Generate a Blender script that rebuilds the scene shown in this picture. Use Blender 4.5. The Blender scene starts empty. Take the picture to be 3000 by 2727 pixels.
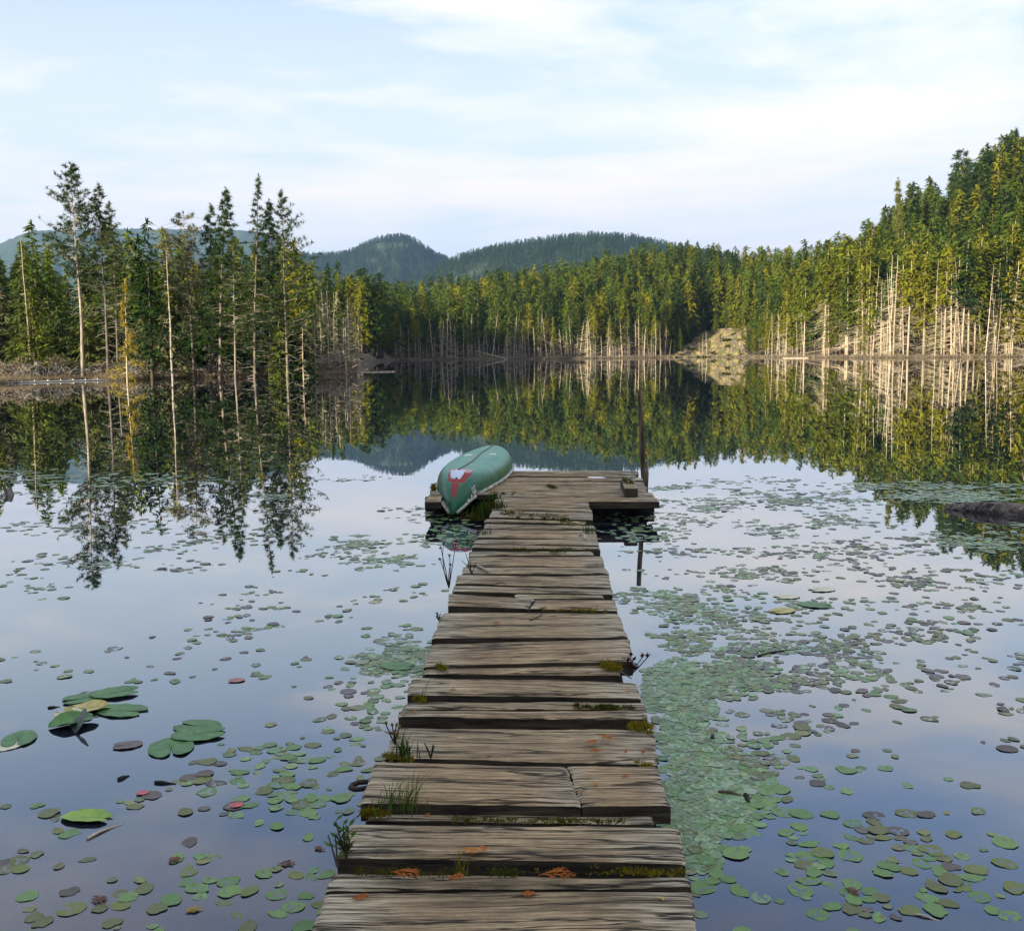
import bpy, math, random
import numpy as np
from mathutils import Vector, Matrix

# ---------------------------------------------------------------- camera, sky, sun, exposure
SC = bpy.context.scene
COL = SC.collection
RAD = math.radians
W0, H0, F0 = 2016.0, 1832.5, 2016.0          # measuring frame of the photograph
CAMZ, PITCH, ROLL = 1.75, RAD(6.19), RAD(0.5)
_f = np.array([0, math.cos(PITCH), -math.sin(PITCH)])
_u = np.array([0, math.sin(PITCH), math.cos(PITCH)])
_r = np.array([1.0, 0, 0])
CR = _r * math.cos(ROLL) - _u * math.sin(ROLL)
CU = _u * math.cos(ROLL) + _r * math.sin(ROLL)
CAM = np.array([0, 0, CAMZ])
cd = bpy.data.cameras.new("camera"); cam = bpy.data.objects.new("camera", cd); COL.objects.link(cam)
cd.sensor_width = 36.0; cd.lens = 36.0 * F0 / W0; cd.clip_start = 0.05; cd.clip_end = 30000
cam.matrix_world = Matrix(((CR[0], CU[0], -_f[0], 0), (CR[1], CU[1], -_f[1], 0), (CR[2], CU[2], -_f[2], CAMZ), (0, 0, 0, 1)))
SC.camera = cam

SUN_EL = RAD(11.5)
SUN_AZ_DIR = np.array([-0.66, -0.75])          # horizontal direction towards the sun (behind, to the left)
SUN_AZ_DIR = SUN_AZ_DIR / np.linalg.norm(SUN_AZ_DIR)
wd = bpy.data.worlds.new("World"); SC.world = wd; wd.use_nodes = True
SKY_STRENGTH = 0.10
SUN_STRENGTH = 5.0
EXPOSURE = 1.35
HAZE = 7e-5

sl = bpy.data.lights.new("sun", 'SUN'); so = bpy.data.objects.new("sun", sl); COL.objects.link(so)
sl.energy = SUN_STRENGTH; sl.angle = RAD(0.5); sl.color = (1.0, 0.86, 0.62)
sd = Vector((-SUN_AZ_DIR[0] * math.cos(SUN_EL), -SUN_AZ_DIR[1] * math.cos(SUN_EL), -math.sin(SUN_EL)))
so.rotation_euler = sd.to_track_quat('-Z', 'Y').to_euler(); so.location = (-40, -60, 60)
SC.view_settings.view_transform = 'Standard'; SC.view_settings.look = 'None'
SC.view_settings.exposure = EXPOSURE; SC.view_settings.gamma = 1.0
SC.view_settings.use_curve_mapping = False
SC.cycles.use_denoising = True
SC.cycles.max_bounces = 8; SC.cycles.diffuse_bounces = 3; SC.cycles.glossy_bounces = 3
SC.cycles.transmission_bounces = 3; SC.cycles.volume_bounces = 0; SC.cycles.transparent_max_bounces = 6
SC.cycles.caustics_reflective = False; SC.cycles.caustics_refractive = False

# ---------------------------------------------------------------- node helper
class NT:
    def __init__(s, tree, clear=True):
        s.t = tree
        if clear: tree.nodes.clear()
    def n(s, kind, props=None, **ins):
        nd = s.t.nodes.new(kind)
        for k, v in (props or {}).items(): setattr(nd, k, v)
        for k, v in ins.items():
            key = int(k[1:]) if k[0] == 'i' and k[1:].isdigit() else k.replace('_', ' ')
            s.put(nd.inputs[key], v)
        return nd
    def put(s, sock, v):
        if isinstance(v, bpy.types.NodeSocket): s.t.links.new(v, sock)
        elif isinstance(v, bpy.types.Node): s.t.links.new(v.outputs[0], sock)
        else:
            try: sock.default_value = v
            except Exception: sock.default_value = (*v, 1.0)
    def math(s, op, a, b=0.0, c=0.0, clamp=False):
        return s.n('ShaderNodeMath', {'operation': op, 'use_clamp': clamp}, i0=a, i1=b, i2=c).outputs[0]
    def mix(s, fac, a, b, blend='MIX'):
        nd = s.n('ShaderNodeMix', {'data_type': 'RGBA', 'blend_type': blend})
        s.put(nd.inputs[0], fac); s.put(nd.inputs[6], a); s.put(nd.inputs[7], b)
        return nd.outputs[2]
    def ramp(s, fac, stops, interp='LINEAR'):
        nd = s.n('ShaderNodeValToRGB'); cr = nd.color_ramp; cr.interpolation = interp
        while len(cr.elements) < len(stops): cr.elements.new(0.5)
        for e, (p, c) in zip(cr.elements, stops):
            e.position = p; e.color = (c, c, c, 1) if isinstance(c, (int, float)) else (*c, 1)
        s.put(nd.inputs[0], fac)
        return nd.outputs[0]
    def noise(s, vec, scale, detail=4, rough=0.55, dist=0.0):
        nd = s.n('ShaderNodeTexNoise', None, Scale=scale, Detail=detail, Roughness=rough, Distortion=dist)
        if vec is not None: s.put(nd.inputs['Vector'], vec)
        return nd.outputs['Fac']
    def scale(s, vec, xyz, loc=(0, 0, 0)):
        nd = s.n('ShaderNodeMapping'); s.put(nd.inputs['Vector'], vec); nd.inputs['Scale'].default_value = xyz; nd.inputs['Location'].default_value = loc
        return nd.outputs[0]

# ---- sky: clear evening sky behind a veil of thin high cloud
w = NT(wd.node_tree)
sky = w.n('ShaderNodeTexSky', {'sky_type': 'NISHITA', 'sun_disc': False, 'sun_elevation': SUN_EL,
          'sun_rotation': math.atan2(SUN_AZ_DIR[0], SUN_AZ_DIR[1]), 'air_density': 1.0, 'dust_density': 1.0, 'ozone_density': 1.5})
tc = w.n('ShaderNodeTexCoord')
sx = w.n('ShaderNodeSeparateXYZ', None, Vector=tc.outputs['Generated'])
zz = w.math('MAXIMUM', sx.outputs[2], 0.0)
den = w.math('ADD', zz, 0.10)
cx_ = w.math('DIVIDE', sx.outputs[0], den); cy_ = w.math('DIVIDE', sx.outputs[1], den)
cv = w.n('ShaderNodeCombineXYZ', None, X=cx_, Y=cy_, Z=0.0).outputs[0]
n1 = w.noise(w.scale(cv, (0.55, 0.75, 1), (3.1, 1.7, 0)), 1.0, 7, 0.56, 0.6)
n2 = w.noise(w.scale(cv, (1.3, 1.9, 1), (7.3, 2.2, 0)), 1.0, 8, 0.62, 0.3)
m1 = w.ramp(w.math('ADD', w.math('MULTIPLY', n1, 0.62), w.math('MULTIPLY', n2, 0.38)), [(0.44, 0.0), (0.52, 0.5), (0.62, 1.0)])
veil = w.ramp(zz, [(0.0, 0.93), (0.10, 0.86), (0.24, 0.80), (0.33, 0.58), (0.46, 0.18), (0.58, 0.12), (0.74, 0.75), (1.0, 0.85)])  # denser cloud overhead, out of view, added to light dock and pads
cldhi = w.ramp(zz, [(0.0, 0.5), (0.1, 0.9), (0.3, 1.0), (0.5, 0.8), (1.0, 0.3)])
vcol = w.ramp(zz, [(0.0, (0.375, 0.355, 0.385)), (0.09, (0.40, 0.39, 0.40)), (0.2, (0.405, 0.425, 0.42)), (0.40, (0.35, 0.385, 0.405)), (0.6, (0.40, 0.42, 0.43))])
vcol = w.mix(1.0, vcol, (10.0, 10.0, 10.0, 1), 'MULTIPLY')
ccol = w.mix(1.0, w.ramp(zz, [(0.0, (0.42, 0.385, 0.40)), (0.12, (0.505, 0.455, 0.425)), (0.3, (0.585, 0.535, 0.47)), (0.5, (0.40, 0.36, 0.36))]), (10.0, 10.0, 10.0, 1), 'MULTIPLY')
colr = w.mix(veil, w.mix(1.0, sky.outputs[0], (0.80, 1.0, 1.32, 1), 'MULTIPLY'), vcol)
colr = w.mix(w.math('MULTIPLY', w.math('MULTIPLY', m1, cldhi), 1.0), colr, ccol)
bg = w.n('ShaderNodeBackground', None, Color=colr, Strength=SKY_STRENGTH)
w.t.links.new(bg.outputs[0], w.n('ShaderNodeOutputWorld').inputs['Surface'])

# ---------------------------------------------------------------- geometry helpers
def ray(px, py):
    v = _f + CR * ((px - W0 / 2) / F0) - CU * ((py - H0 / 2) / F0)
    return v
def at(px, py, z=0.0):
    v = ray(px, py); k = (z - CAMZ) / v[2]
    return CAM + v * k
def at_y(px, py, d):
    """point seen in that pixel at forward distance d"""
    v = ray(px, py); return CAM + v * (d / v[1])
def horizon(px): return 695.0 - (px - 1008) * math.tan(ROLL) + 2.6
def azim(px):
    v = ray(px, horizon(px)); return math.atan2(v[0], v[1])
def proj(p):
    v = np.asarray(p, float) - CAM
    dd = v @ _f
    return W0 / 2 + F0 * (v @ CR) / dd, H0 / 2 - F0 * (v @ CU) / dd

_NT = np.random.default_rng(5).random((256, 256))
def vnoise(x, y, seed=0):
    x = np.asarray(x, float) + seed * 17.31; y = np.asarray(y, float) + seed * 9.77
    x, y = np.broadcast_arrays(x, y)
    xi = np.floor(x).astype(int); yi = np.floor(y).astype(int); fx = x - xi; fy = y - yi
    fx = fx * fx * (3 - 2 * fx); fy = fy * fy * (3 - 2 * fy)
    g = lambda a, b: _NT[a % 256, b % 256]
    return (g(xi, yi) * (1 - fx) + g(xi + 1, yi) * fx) * (1 - fy) + (g(xi, yi + 1) * (1 - fx) + g(xi + 1, yi + 1) * fx) * fy
def fbm(x, y, seed=0, o=4):
    s = 0; a = 0.5
    for k in range(o): s = s + a * vnoise(np.asarray(x) * 2 ** k, np.asarray(y) * 2 ** k, seed + k); a *= 0.5
    return s
def smooth(x): x = np.clip(x, 0, 1); return x * x * (3 - 2 * x)

class MB:
    """collects vertices and faces for one mesh"""
    def __init__(s): s.v = []; s.f = []; s.n = 0
    def add(s, v, f):
        v = np.asarray(v, float).reshape(-1, 3)
        s.v.append(v); s.f += [tuple(int(i) + s.n for i in q) for q in f]; s.n += len(v)
    def tris(s, v):                     # v: (n,3,3) loose triangles
        v = np.asarray(v, float); n = len(v)
        if n == 0: return
        idx = np.arange(n * 3).reshape(n, 3) + s.n
        s.v.append(v.reshape(-1, 3)); s.f += [tuple(q) for q in idx.tolist()]; s.n += n * 3
    def tube(s, pts, rad, sides=6, cap=True):
        pts = np.asarray(pts, float); m = len(pts); rad = np.broadcast_to(np.asarray(rad, float), (m,))
        t = np.gradient(pts, axis=0); t /= np.linalg.norm(t, axis=1)[:, None] + 1e-9
        ref = np.array([0, 0, 1.0]) if abs(t[:, 2]).mean() < 0.8 else np.array([1.0, 0, 0])
        a = np.cross(t, ref); a /= np.linalg.norm(a, axis=1)[:, None] + 1e-9
        b = np.cross(t, a)
        an = np.linspace(0, 2 * math.pi, sides, endpoint=False)
        ring = pts[:, None, :] + rad[:, None, None] * (a[:, None, :] * np.cos(an)[None, :, None] + b[:, None, :] * np.sin(an)[None, :, None])
        f = []
        for i in range(m - 1):
            for j in range(sides):
                k = (j + 1) % sides
                f.append((i * sides + j, i * sides + k, (i + 1) * sides + k, (i + 1) * sides + j))
        if cap: f.append(tuple(range(sides))[::-1]); f.append(tuple((m - 1) * sides + j for j in range(sides)))
        s.add(ring.reshape(-1, 3), f)
    def grid(s, P):                     # P: (a,b,3)
        a, b = P.shape[:2]
        f = [(i * b + j, i * b + j + 1, (i + 1) * b + j + 1, (i + 1) * b + j) for i in range(a - 1) for j in range(b - 1)]
        s.add(P.reshape(-1, 3), f)
    def mesh(s, name, mat=None, smooth_=False):
        me = bpy.data.meshes.new(name)
        me.from_pydata(np.concatenate(s.v).tolist() if s.v else [], [], s.f)
        if mat: me.materials.append(mat)
        if smooth_: me.polygons.foreach_set('use_smooth', [True] * len(me.polygons))
        me.update(); return me
    def obj(s, name, mat=None, parent=None, smooth_=False, loc=None):
        o = bpy.data.objects.new(name, s.mesh(name, mat, smooth_)); COL.objects.link(o)
        if parent: o.parent = parent
        if loc is not None: o.location = loc
        return o
def tag(o, label=None, cat=None, group=None, kind=None):
    for k, v in (('label', label), ('category', cat), ('group', group), ('kind', kind)):
        if v: o[k] = v
    return o
def thing(name, label, cat, loc=(0, 0, 0), rz=0.0, group=None):
    o = bpy.data.objects.new(name, None); COL.objects.link(o)
    o.location = tuple(float(c) for c in loc); o.rotation_euler = (0, 0, rz); o.empty_display_size = 0.2
    return tag(o, label, cat, group)
def child(name, me, parent):
    o = bpy.data.objects.new(name, me); COL.objects.link(o); o.parent = parent; return o
def copy_tree(o):
    c = o.copy(); COL.objects.link(c)
    for ch in list(o.children):
        d = ch.copy(); COL.objects.link(d); d.parent = c
    return c

# ---------------------------------------------------------------- materials
def mat(name):
    m = bpy.data.materials.new(name); m.use_nodes = True
    return m, NT(m.node_tree)
def finish(m, t, shader, disp=None):
    out = t.n('ShaderNodeOutputMaterial'); t.put(out.inputs['Surface'], shader)
    return m
def principled(t, **k): return t.n('ShaderNodeBsdfPrincipled', None, **k)

def foliage(name, stops, trans=0.25, noise_scale=0.5, lo=0.55, hi=1.35):
    m, t = mat(name)
    oi = t.n('ShaderNodeObjectInfo'); tc = t.n('ShaderNodeTexCoord')
    c = t.ramp(oi.outputs['Random'], stops)
    nz = t.noise(tc.outputs['Object'], noise_scale, 3, 0.6)
    k = t.ramp(nz, [(0.3, lo), (0.7, hi)])
    c = t.mix(1.0, c, k, 'MULTIPLY')
    d = t.n('ShaderNodeBsdfDiffuse', None, Color=c); tr = t.n('ShaderNodeBsdfTranslucent', None, Color=c)
    mx = t.n('ShaderNodeMixShader', None, i0=trans, i1=d, i2=tr)
    return finish(m, t, mx.outputs[0])
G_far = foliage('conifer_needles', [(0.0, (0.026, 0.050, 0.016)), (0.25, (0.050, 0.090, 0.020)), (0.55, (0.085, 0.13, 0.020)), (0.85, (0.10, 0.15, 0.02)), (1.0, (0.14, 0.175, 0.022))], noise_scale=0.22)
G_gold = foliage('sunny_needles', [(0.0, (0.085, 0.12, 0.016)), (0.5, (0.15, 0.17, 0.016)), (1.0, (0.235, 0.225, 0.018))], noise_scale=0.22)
G_hill = foliage('hill_needles', [(0.0, (0.018, 0.052, 0.020)), (0.6, (0.042, 0.090, 0.026)), (1.0, (0.085, 0.13, 0.034))])
G_near = foliage('pine_needles', [(0.0, (0.045, 0.072, 0.028)), (0.5, (0.085, 0.115, 0.034)), (1.0, (0.14, 0.155, 0.036))], noise_scale=0.9)
G_dark = foliage('spruce_needles', [(0.0, (0.024, 0.052, 0.020)), (1.0, (0.045, 0.082, 0.024))], noise_scale=0.9)
G_gray = foliage('lichen_needles', [(0.0, (0.14, 0.15, 0.075)), (1.0, (0.19, 0.19, 0.095))], noise_scale=0.9)
G_yel = foliage('yellow_needles', [(0.0, (0.30, 0.24, 0.03)), (1.0, (0.34, 0.27, 0.04))], noise_scale=0.9)
G_lime = foliage('young_needles', [(0.0, (0.075, 0.105, 0.020)), (1.0, (0.11, 0.135, 0.024))], noise_scale=0.9)
G_bush = foliage('shrub_leaves', [(0.0, (0.030, 0.042, 0.014)), (0.6, (0.055, 0.070, 0.020)), (1.0, (0.13, 0.12, 0.045))], noise_scale=2.0)

def bark(name, a, b, sc=3.0):
    m, t = mat(name); tc = t.n('ShaderNodeTexCoord')
    nz = t.noise(t.scale(tc.outputs['Object'], (1, 1, 0.25)), sc, 6, 0.65)
    c = t.ramp(nz, [(0.35, a), (0.65, b)])
    oi = t.n('ShaderNodeObjectInfo')
    c = t.mix(1.0, c, t.ramp(oi.outputs['Random'], [(0, 0.7), (1, 1.15)]), 'MULTIPLY')
    bp = t.n('ShaderNodeBump', None, Strength=0.6, Distance=0.05, Height=nz)
    return finish(m, t, principled(t, Base_Color=c, Roughness=0.9, Normal=bp).outputs[0])
B_pale = bark('bleached_bark', (0.30, 0.24, 0.17), (0.50, 0.43, 0.32), 2.0)
B_twig = bark('dead_twig_bark', (0.34, 0.28, 0.20), (0.58, 0.50, 0.37), 2.0)
B_brown = bark('brown_bark', (0.045, 0.036, 0.026), (0.13, 0.10, 0.07), 2.0)
B_gray = bark('grey_bark', (0.13, 0.11, 0.09), (0.42, 0.37, 0.31), 6.0)
B_mid = bark('dull_grey_brown_bark', (0.06, 0.05, 0.04), (0.22, 0.19, 0.155), 6.0)
B_deadgray = bark('grey_deadwood', (0.12, 0.105, 0.09), (0.34, 0.31, 0.27), 6.0)
B_dark = bark('wet_dark_wood', (0.008, 0.007, 0.006), (0.035, 0.028, 0.02), 6.0)
# ---------------------------------------------------------------- lake, ground, hills, haze
SHORE_PX = [(-700, 772), (-300, 762), (-100, 758), (0, 755), (165, 749.5), (240, 749), (360, 744), (480, 742.5), (560, 739), (680, 737), (700, 734.5),
            (716, 722), (740, 712.5), (777, 709), (900, 708), (1000, 707.3), (1100, 706.5), (1200, 705.5), (1300, 704.3), (1400, 703.2), (1500, 703.5),
            (1600, 704.2), (1700, 704.6), (1800, 704.3), (1900, 703.8), (2016, 702.6), (2200, 701.5)]
_s = []
for q in SHORE_PX:
    p = at(*q); _s.append((math.degrees(math.atan2(p[0], p[1])), math.hypot(p[0], p[1])))
_s = [(-180, 4.5), (-150, 5.5), (-125, 8), (-105, 14), (-88, 24), (-70, 36), (-52, 50)] + _s + [(42, 180), (55, 130), (72, 80), (95, 40), (125, 14), (155, 6), (180, 4.5)]
S_TH = np.array([a for a, b in _s]); S_R = np.array([b for a, b in _s])
def r0_of(th): return np.interp(th, S_TH, S_R)
SKY_PX = [(540, 548), (600, 546), (660, 550), (720, 556), (780, 566), (830, 563), (880, 556), (950, 546), (1020, 538), (1080, 530), (1150, 516),
          (1200, 506), (1250, 496), (1300, 491), (1350, 487), (1400, 489), (1450, 500), (1500, 500), (1560, 505), (1600, 496), (1640, 486), (1680, 466),
          (1720, 438), (1760, 400), (1800, 372), (1850, 368), (1880, 335), (1920, 305), (1960, 285), (2016, 262), (2120, 225), (2300, 200)]
HW = 115.0; TREE_H = 23.0
_h = []
for px, py in SKY_PX:
    v = ray(px, py); th = math.degrees(azim(px)); rr = max(r0_of(th), 200) + HW
    zs = CAMZ + rr * v[2] / math.hypot(v[0], v[1]); _h.append((th, max(1.0, zs - TREE_H)))
_h = [(-180, 9), (-120, 9), (-85, 7), (-60, 2.5), (-30, 1.5), (_h[0][0] - 1, 1.0)] + _h + [(45, 40), (70, 20), (110, 7), (180, 9)]
H_TH = np.array([a for a, b in _h]); H_Z = np.array([b for a, b in _h])
def ground_z(x, y):
    x = np.asarray(x, float); y = np.asarray(y, float)
    th = np.degrees(np.arctan2(x, y)); r = np.hypot(x, y); d = r - r0_of(th)
    hz = np.interp(th, H_TH, H_Z)
    wdt = np.where(np.abs(th) > 60, 60.0, HW)
    bank = np.where(d < 0, np.maximum(d * 0.3, -1.6), 0.30 * (1 - np.exp(-np.maximum(d, 0) / 0.6)) + np.where(th < -8, 0.6 * smooth((d - 0.5) / 12), 0.45 * smooth(d / 7)))
    up = hz * smooth((d - 4) / wdt) * (1 - 0.35 * smooth((d - wdt) / 400))
    nz = (fbm(x * 0.11, y * 0.11, 3) - 0.47) * 2.2 * smooth((d - 3) / 14)
    return bank + up + np.maximum(nz, -0.3 * np.maximum(bank, 0))
def build_ground():
    ths = np.unique(np.concatenate([np.arange(-180, -40, 1.5), np.arange(-40, 40, 0.2), np.arange(40, 180.01, 1.5)]))
    ds = np.array([-9, -5, -3, -2, -1.2, -0.6, -0.3, 0, 0.3, 0.6, 1, 1.6, 2.4, 3.5, 5, 7, 9, 12, 15, 19, 24, 30, 37, 45, 54, 64, 75, 88, 102, 118, 135, 160, 200, 260, 350, 500, 800, 1400, 2500, 4500, 6500])
    TH, D = np.meshgrid(ths, ds, indexing='ij')
    far = np.where(np.abs(TH) > 75, 160.0, 9000.0)
    R = np.clip(r0_of(TH) + D, 0.6, np.maximum(far, r0_of(TH) + 20))
    X = R * np.sin(np.radians(TH)); Y = R * np.cos(np.radians(TH))
    Z = ground_z(X, Y)
    m, t = mat('forest_floor'); tc = t.n('ShaderNodeTexCoord')
    n1 = t.noise(tc.outputs['Object'], 0.35, 8, 0.65); n2 = t.noise(tc.outputs['Object'], 2.2, 6, 0.6)
    c = t.ramp(n1, [(0.3, (0.045, 0.035, 0.022)), (0.5, (0.085, 0.065, 0.042)), (0.62, (0.17, 0.13, 0.085)), (0.75, (0.06, 0.06, 0.022))])
    c = t.mix(1.0, c, t.ramp(n2, [(0.3, 0.6), (0.7, 1.3)]), 'MULTIPLY')
    bp = t.n('ShaderNodeBump', None, Strength=0.8, Distance=0.3, Height=n2)
    finish(m, t, principled(t, Base_Color=c, Roughness=1.0, Normal=bp).outputs[0])
    b = MB(); b.grid(np.stack([X, Y, Z], -1)[:, ::-1])
    tag(b.obj('ground', m, smooth_=True), kind='structure')
build_ground()

def build_water():
    m, t = mat('lake_water'); tc = t.n('ShaderNodeTexCoord')
    lw = t.n('ShaderNodeLayerWeight', None, Blend=0.5)
    n1 = t.noise(t.scale(tc.outputs['Object'], (0.35, 1.1, 1)), 1.0, 3, 0.5)
    n2 = t.noise(t.scale(tc.outputs['Object'], (0.02, 0.03, 1)), 1.0, 3, 0.5)
    bp = t.n('ShaderNodeBump', None, Strength=0.06, Distance=0.02, Height=t.math('MULTIPLY', n1, n2))
    fac = t.math('POWER', lw.outputs['Facing'], 2.45)
    deep = t.ramp(t.noise(tc.outputs['Object'], 0.6, 4, 0.6), [(0.3, (0.008, 0.012, 0.026)), (0.7, (0.018, 0.022, 0.034))])
    df = t.n('ShaderNodeBsdfDiffuse', None, Color=deep)
    gl = t.n('ShaderNodeBsdfGlossy', None, Color=(0.97, 0.98, 1.0, 1), Roughness=0.0, Normal=bp)
    mx = t.n('ShaderNodeMixShader', None, i0=fac, i1=df, i2=gl)
    finish(m, t, mx.outputs[0])
    b = MB(); b.add([(-420, -14, 0), (420, -14, 0), (420, 420, 0), (-420, 420, 0)], [(0, 1, 2, 3)])
    tag(b.obj('lake_water', m), kind='structure')
build_water()

def hill(name, sky, dist, depth, seed, base=-4.0, rough=1.0, material=None):
    """a long ridge: crest follows the given outline at distance dist, flanks fall away on both sides"""
    xs = np.array([a for a, b in sky], float); ys = np.array([b for a, b in sky], float)
    pxs = np.linspace(xs[0], xs[-1], 170); pys = np.interp(pxs, xs, ys)
    k = np.ones(9) / 9; pys = np.convolve(np.pad(pys, 4, mode='edge'), k, mode='valid')
    P = np.zeros((170, 61, 3)); tt = np.linspace(-1, 1.0, 61)
    for i, (px, py) in enumerate(zip(pxs, pys)):
        v = ray(px, py); hd = np.array([v[0], v[1]]) / math.hypot(v[0], v[1]); zc = CAMZ + dist * v[2] / math.hypot(v[0], v[1])
        r = dist + tt * depth
        prof = np.cos(tt * math.pi / 2) ** 1.1
        z = base + (zc - base) * prof + (fbm(px * 0.9, tt * 9, seed + 5, 3) - 0.44) * 0.05 * (zc - base) * rough + (fbm(px * 0.03, tt * 5, seed) - 0.47) * 0.16 * rough * (zc - base) * (1 - prof) * 2.2
        P[i, :, 0] = hd[0] * r; P[i, :, 1] = hd[1] * r; P[i, :, 2] = z
    b = MB(); b.grid(P)
    o = b.obj(name, material, smooth_=True); tag(o, kind='structure')
    return P
mh, t = mat('wooded_slope'); tcx = t.n('ShaderNodeTexCoord')
c = t.ramp(t.noise(tcx.outputs['Object'], 0.02, 9, 0.7), [(0.35, (0.018, 0.045, 0.018)), (0.6, (0.05, 0.085, 0.03)), (0.72, (0.14, 0.14, 0.09))])
finish(mh, t, principled(t, Base_Color=c, Roughness=1.0, Normal=t.n('ShaderNodeBump', None, Strength=1.0, Distance=15.0, Height=t.noise(tcx.outputs['Object'], 0.045, 8, 0.75))).outputs[0])
FAR = [(-400, 560), (-200, 505), (-60, 500), (0, 487), (25, 470), (55, 458), (150, 456), (220, 454), (300, 454), (400, 456), (480, 456), (525, 461), (555, 478), (575, 496), (590, 512), (620, 540), (680, 575), (760, 640)]
PEAK = [(380, 540), (480, 522), (590, 514), (640, 513), (680, 510), (705, 500), (722, 490), (745, 481), (770, 477), (790, 476), (812, 481), (830, 493), (848, 507), (866, 515), (885, 522), (910, 535), (950, 560), (1000, 600)]
RIDGE = [(760, 640), (800, 590), (840, 556), (885, 527), (920, 515), (950, 507), (1010, 495), (1080, 485), (1150, 478), (1220, 478), (1270, 486), (1320, 498), (1400, 512), (1500, 530), (1650, 560), (1800, 600)]
hill('distant_mountain', FAR, 6000, 1500, 11, rough=0.8, material=mh)
P_PEAK = hill('wooded_peak', PEAK, 3300, 750, 12, material=mh)
P_RIDGE = hill('wooded_ridge', RIDGE, 2300, 650, 13, rough=0.5, material=mh)

def build_haze():
    m = bpy.data.materials.new('air'); m.use_nodes = True; t = NT(m.node_tree)
    v = t.n('ShaderNodeVolumePrincipled', None, Color=(0.34, 0.58, 1.0, 1), Density=HAZE, Anisotropy=0.2)
    out = t.n('ShaderNodeOutputMaterial'); t.put(out.inputs['Volume'], v.outputs[0])
    b = MB(); x0, x1, y0, y1, z0, z1 = -7600, 7600, -190, 9600, -5.5, 950
    V = [(x, y, z) for z in (z0, z1) for x, y in ((x0, y0), (x1, y0), (x1, y1), (x0, y1))]
    b.add(V, [(3, 2, 1, 0), (4, 5, 6, 7), (0, 1, 5, 4), (1, 2, 6, 5), (2, 3, 7, 6), (3, 0, 4, 7)])
    tag(b.obj('haze', m), kind='stuff')
if HAZE: build_haze()

# ---------------------------------------------------------------- tree makers
def unit(v): return v / (np.linalg.norm(v, axis=-1, keepdims=True) + 1e-9)
def spikes(rng, base, dirs, ln, wd, flat=None):
    """loose thin triangles from base along dirs"""
    n = len(base); s = unit(np.cross(dirs, rng.normal(size=(n, 3)) * (flat or 1.0) + (np.array([0, 0, 1.0]) if flat else 0.0)))
    ln = np.broadcast_to(ln, (n,))[:, None]; wd = np.broadcast_to(wd, (n,))[:, None]
    return np.stack([base - s * wd / 2, base + s * wd / 2, base + dirs * ln], 1)
def branch_cloud(rng, H, cs, ce, rmax, nb, step, ln, wd, droop, up, per=2, power=0.85, rough=0.35, axis=None):
    """foliage triangles along nb branches between relative heights cs..ce of a tree of height H"""
    base = []; dirs = []
    for i in range(nb):
        q = (i + rng.random()) / nb; q = 1 - (1 - q) ** 0.9
        tz = cs + (ce - cs) * q
        L = rmax * (1 - q) ** power * (1 - rough + 2 * rough * rng.random() ** 1.3) + 0.02 * H * (0.4 + rng.random())
        if q < 0.12: L *= 0.45 + 4.0 * q
        a = rng.random() * 2 * math.pi; d = np.array([math.cos(a), math.sin(a), 0])
        k = max(2, int(L / step)); s = (np.arange(k) + rng.random(k)) / k
        p = d[None] * (s * L)[:, None]; p[:, 2] = tz * H + L * (up * s - droop * s * s)
        sd = np.array([-d[1], d[0], 0])
        p += sd[None] * ((rng.random(k) - 0.5) * 0.30 * L * (0.35 + s))[:, None]
        if axis is not None: p += axis(tz)
        p = np.repeat(p, per, 0) + rng.normal(size=(k * per, 3)) * 0.12 * step
        dd = d[None] * 0.9 + rng.normal(size=(k * per, 3)) * np.array([0.55, 0.55, 0.28]); dd[:, 2] += up * 0.5 - droop * 0.9 - 0.15
        base.append(p); dirs.append(unit(dd))
    base = np.concatenate(base); dirs = np.concatenate(dirs); n = len(base)
    return spikes(rng, base, dirs, ln * (0.6 + 0.8 * rng.random(n)), wd * (0.6 + 0.8 * rng.random(n)), 0.35)
def conifer_meshes(seed, H=24.0, cs=0.12, rmax=2.8, nb=150, step=0.55, ln=1.05, wd=0.42, droop=0.45, up=0.12, fol=None, bk=None, rough=0.35, power=0.85, trunk_r=0.28):
    rng = np.random.default_rng(seed)
    bend = rng.normal(size=2) * 0.012 * H
    ax = lambda q: np.array([bend[0] * q * q, bend[1] * q * q, 0])
    b = MB(); q = np.linspace(0, 1, 9)
    b.tube(np.stack([bend[0] * q * q, bend[1] * q * q, q * H - 0.4 * (1 - q)], -1), np.maximum(trunk_r * (1 - q) ** 0.9, 0.03), 7)
    tm = b.mesh('trunk', bk or B_brown, True)
    b = MB(); b.tris(branch_cloud(rng, H, cs, 0.985, rmax, nb, step, ln, wd, droop, up, axis=ax, rough=rough, power=power))
    b.tris(spikes(rng, np.repeat(np.array([[bend[0], bend[1], H * 0.965]]), 8, 0), unit(rng.normal(size=(8, 3)) * 0.3 + np.array([0, 0, 1])), 0.045 * H, 0.012 * H))
    return tm, b.mesh('crown', fol or G_far)
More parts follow.
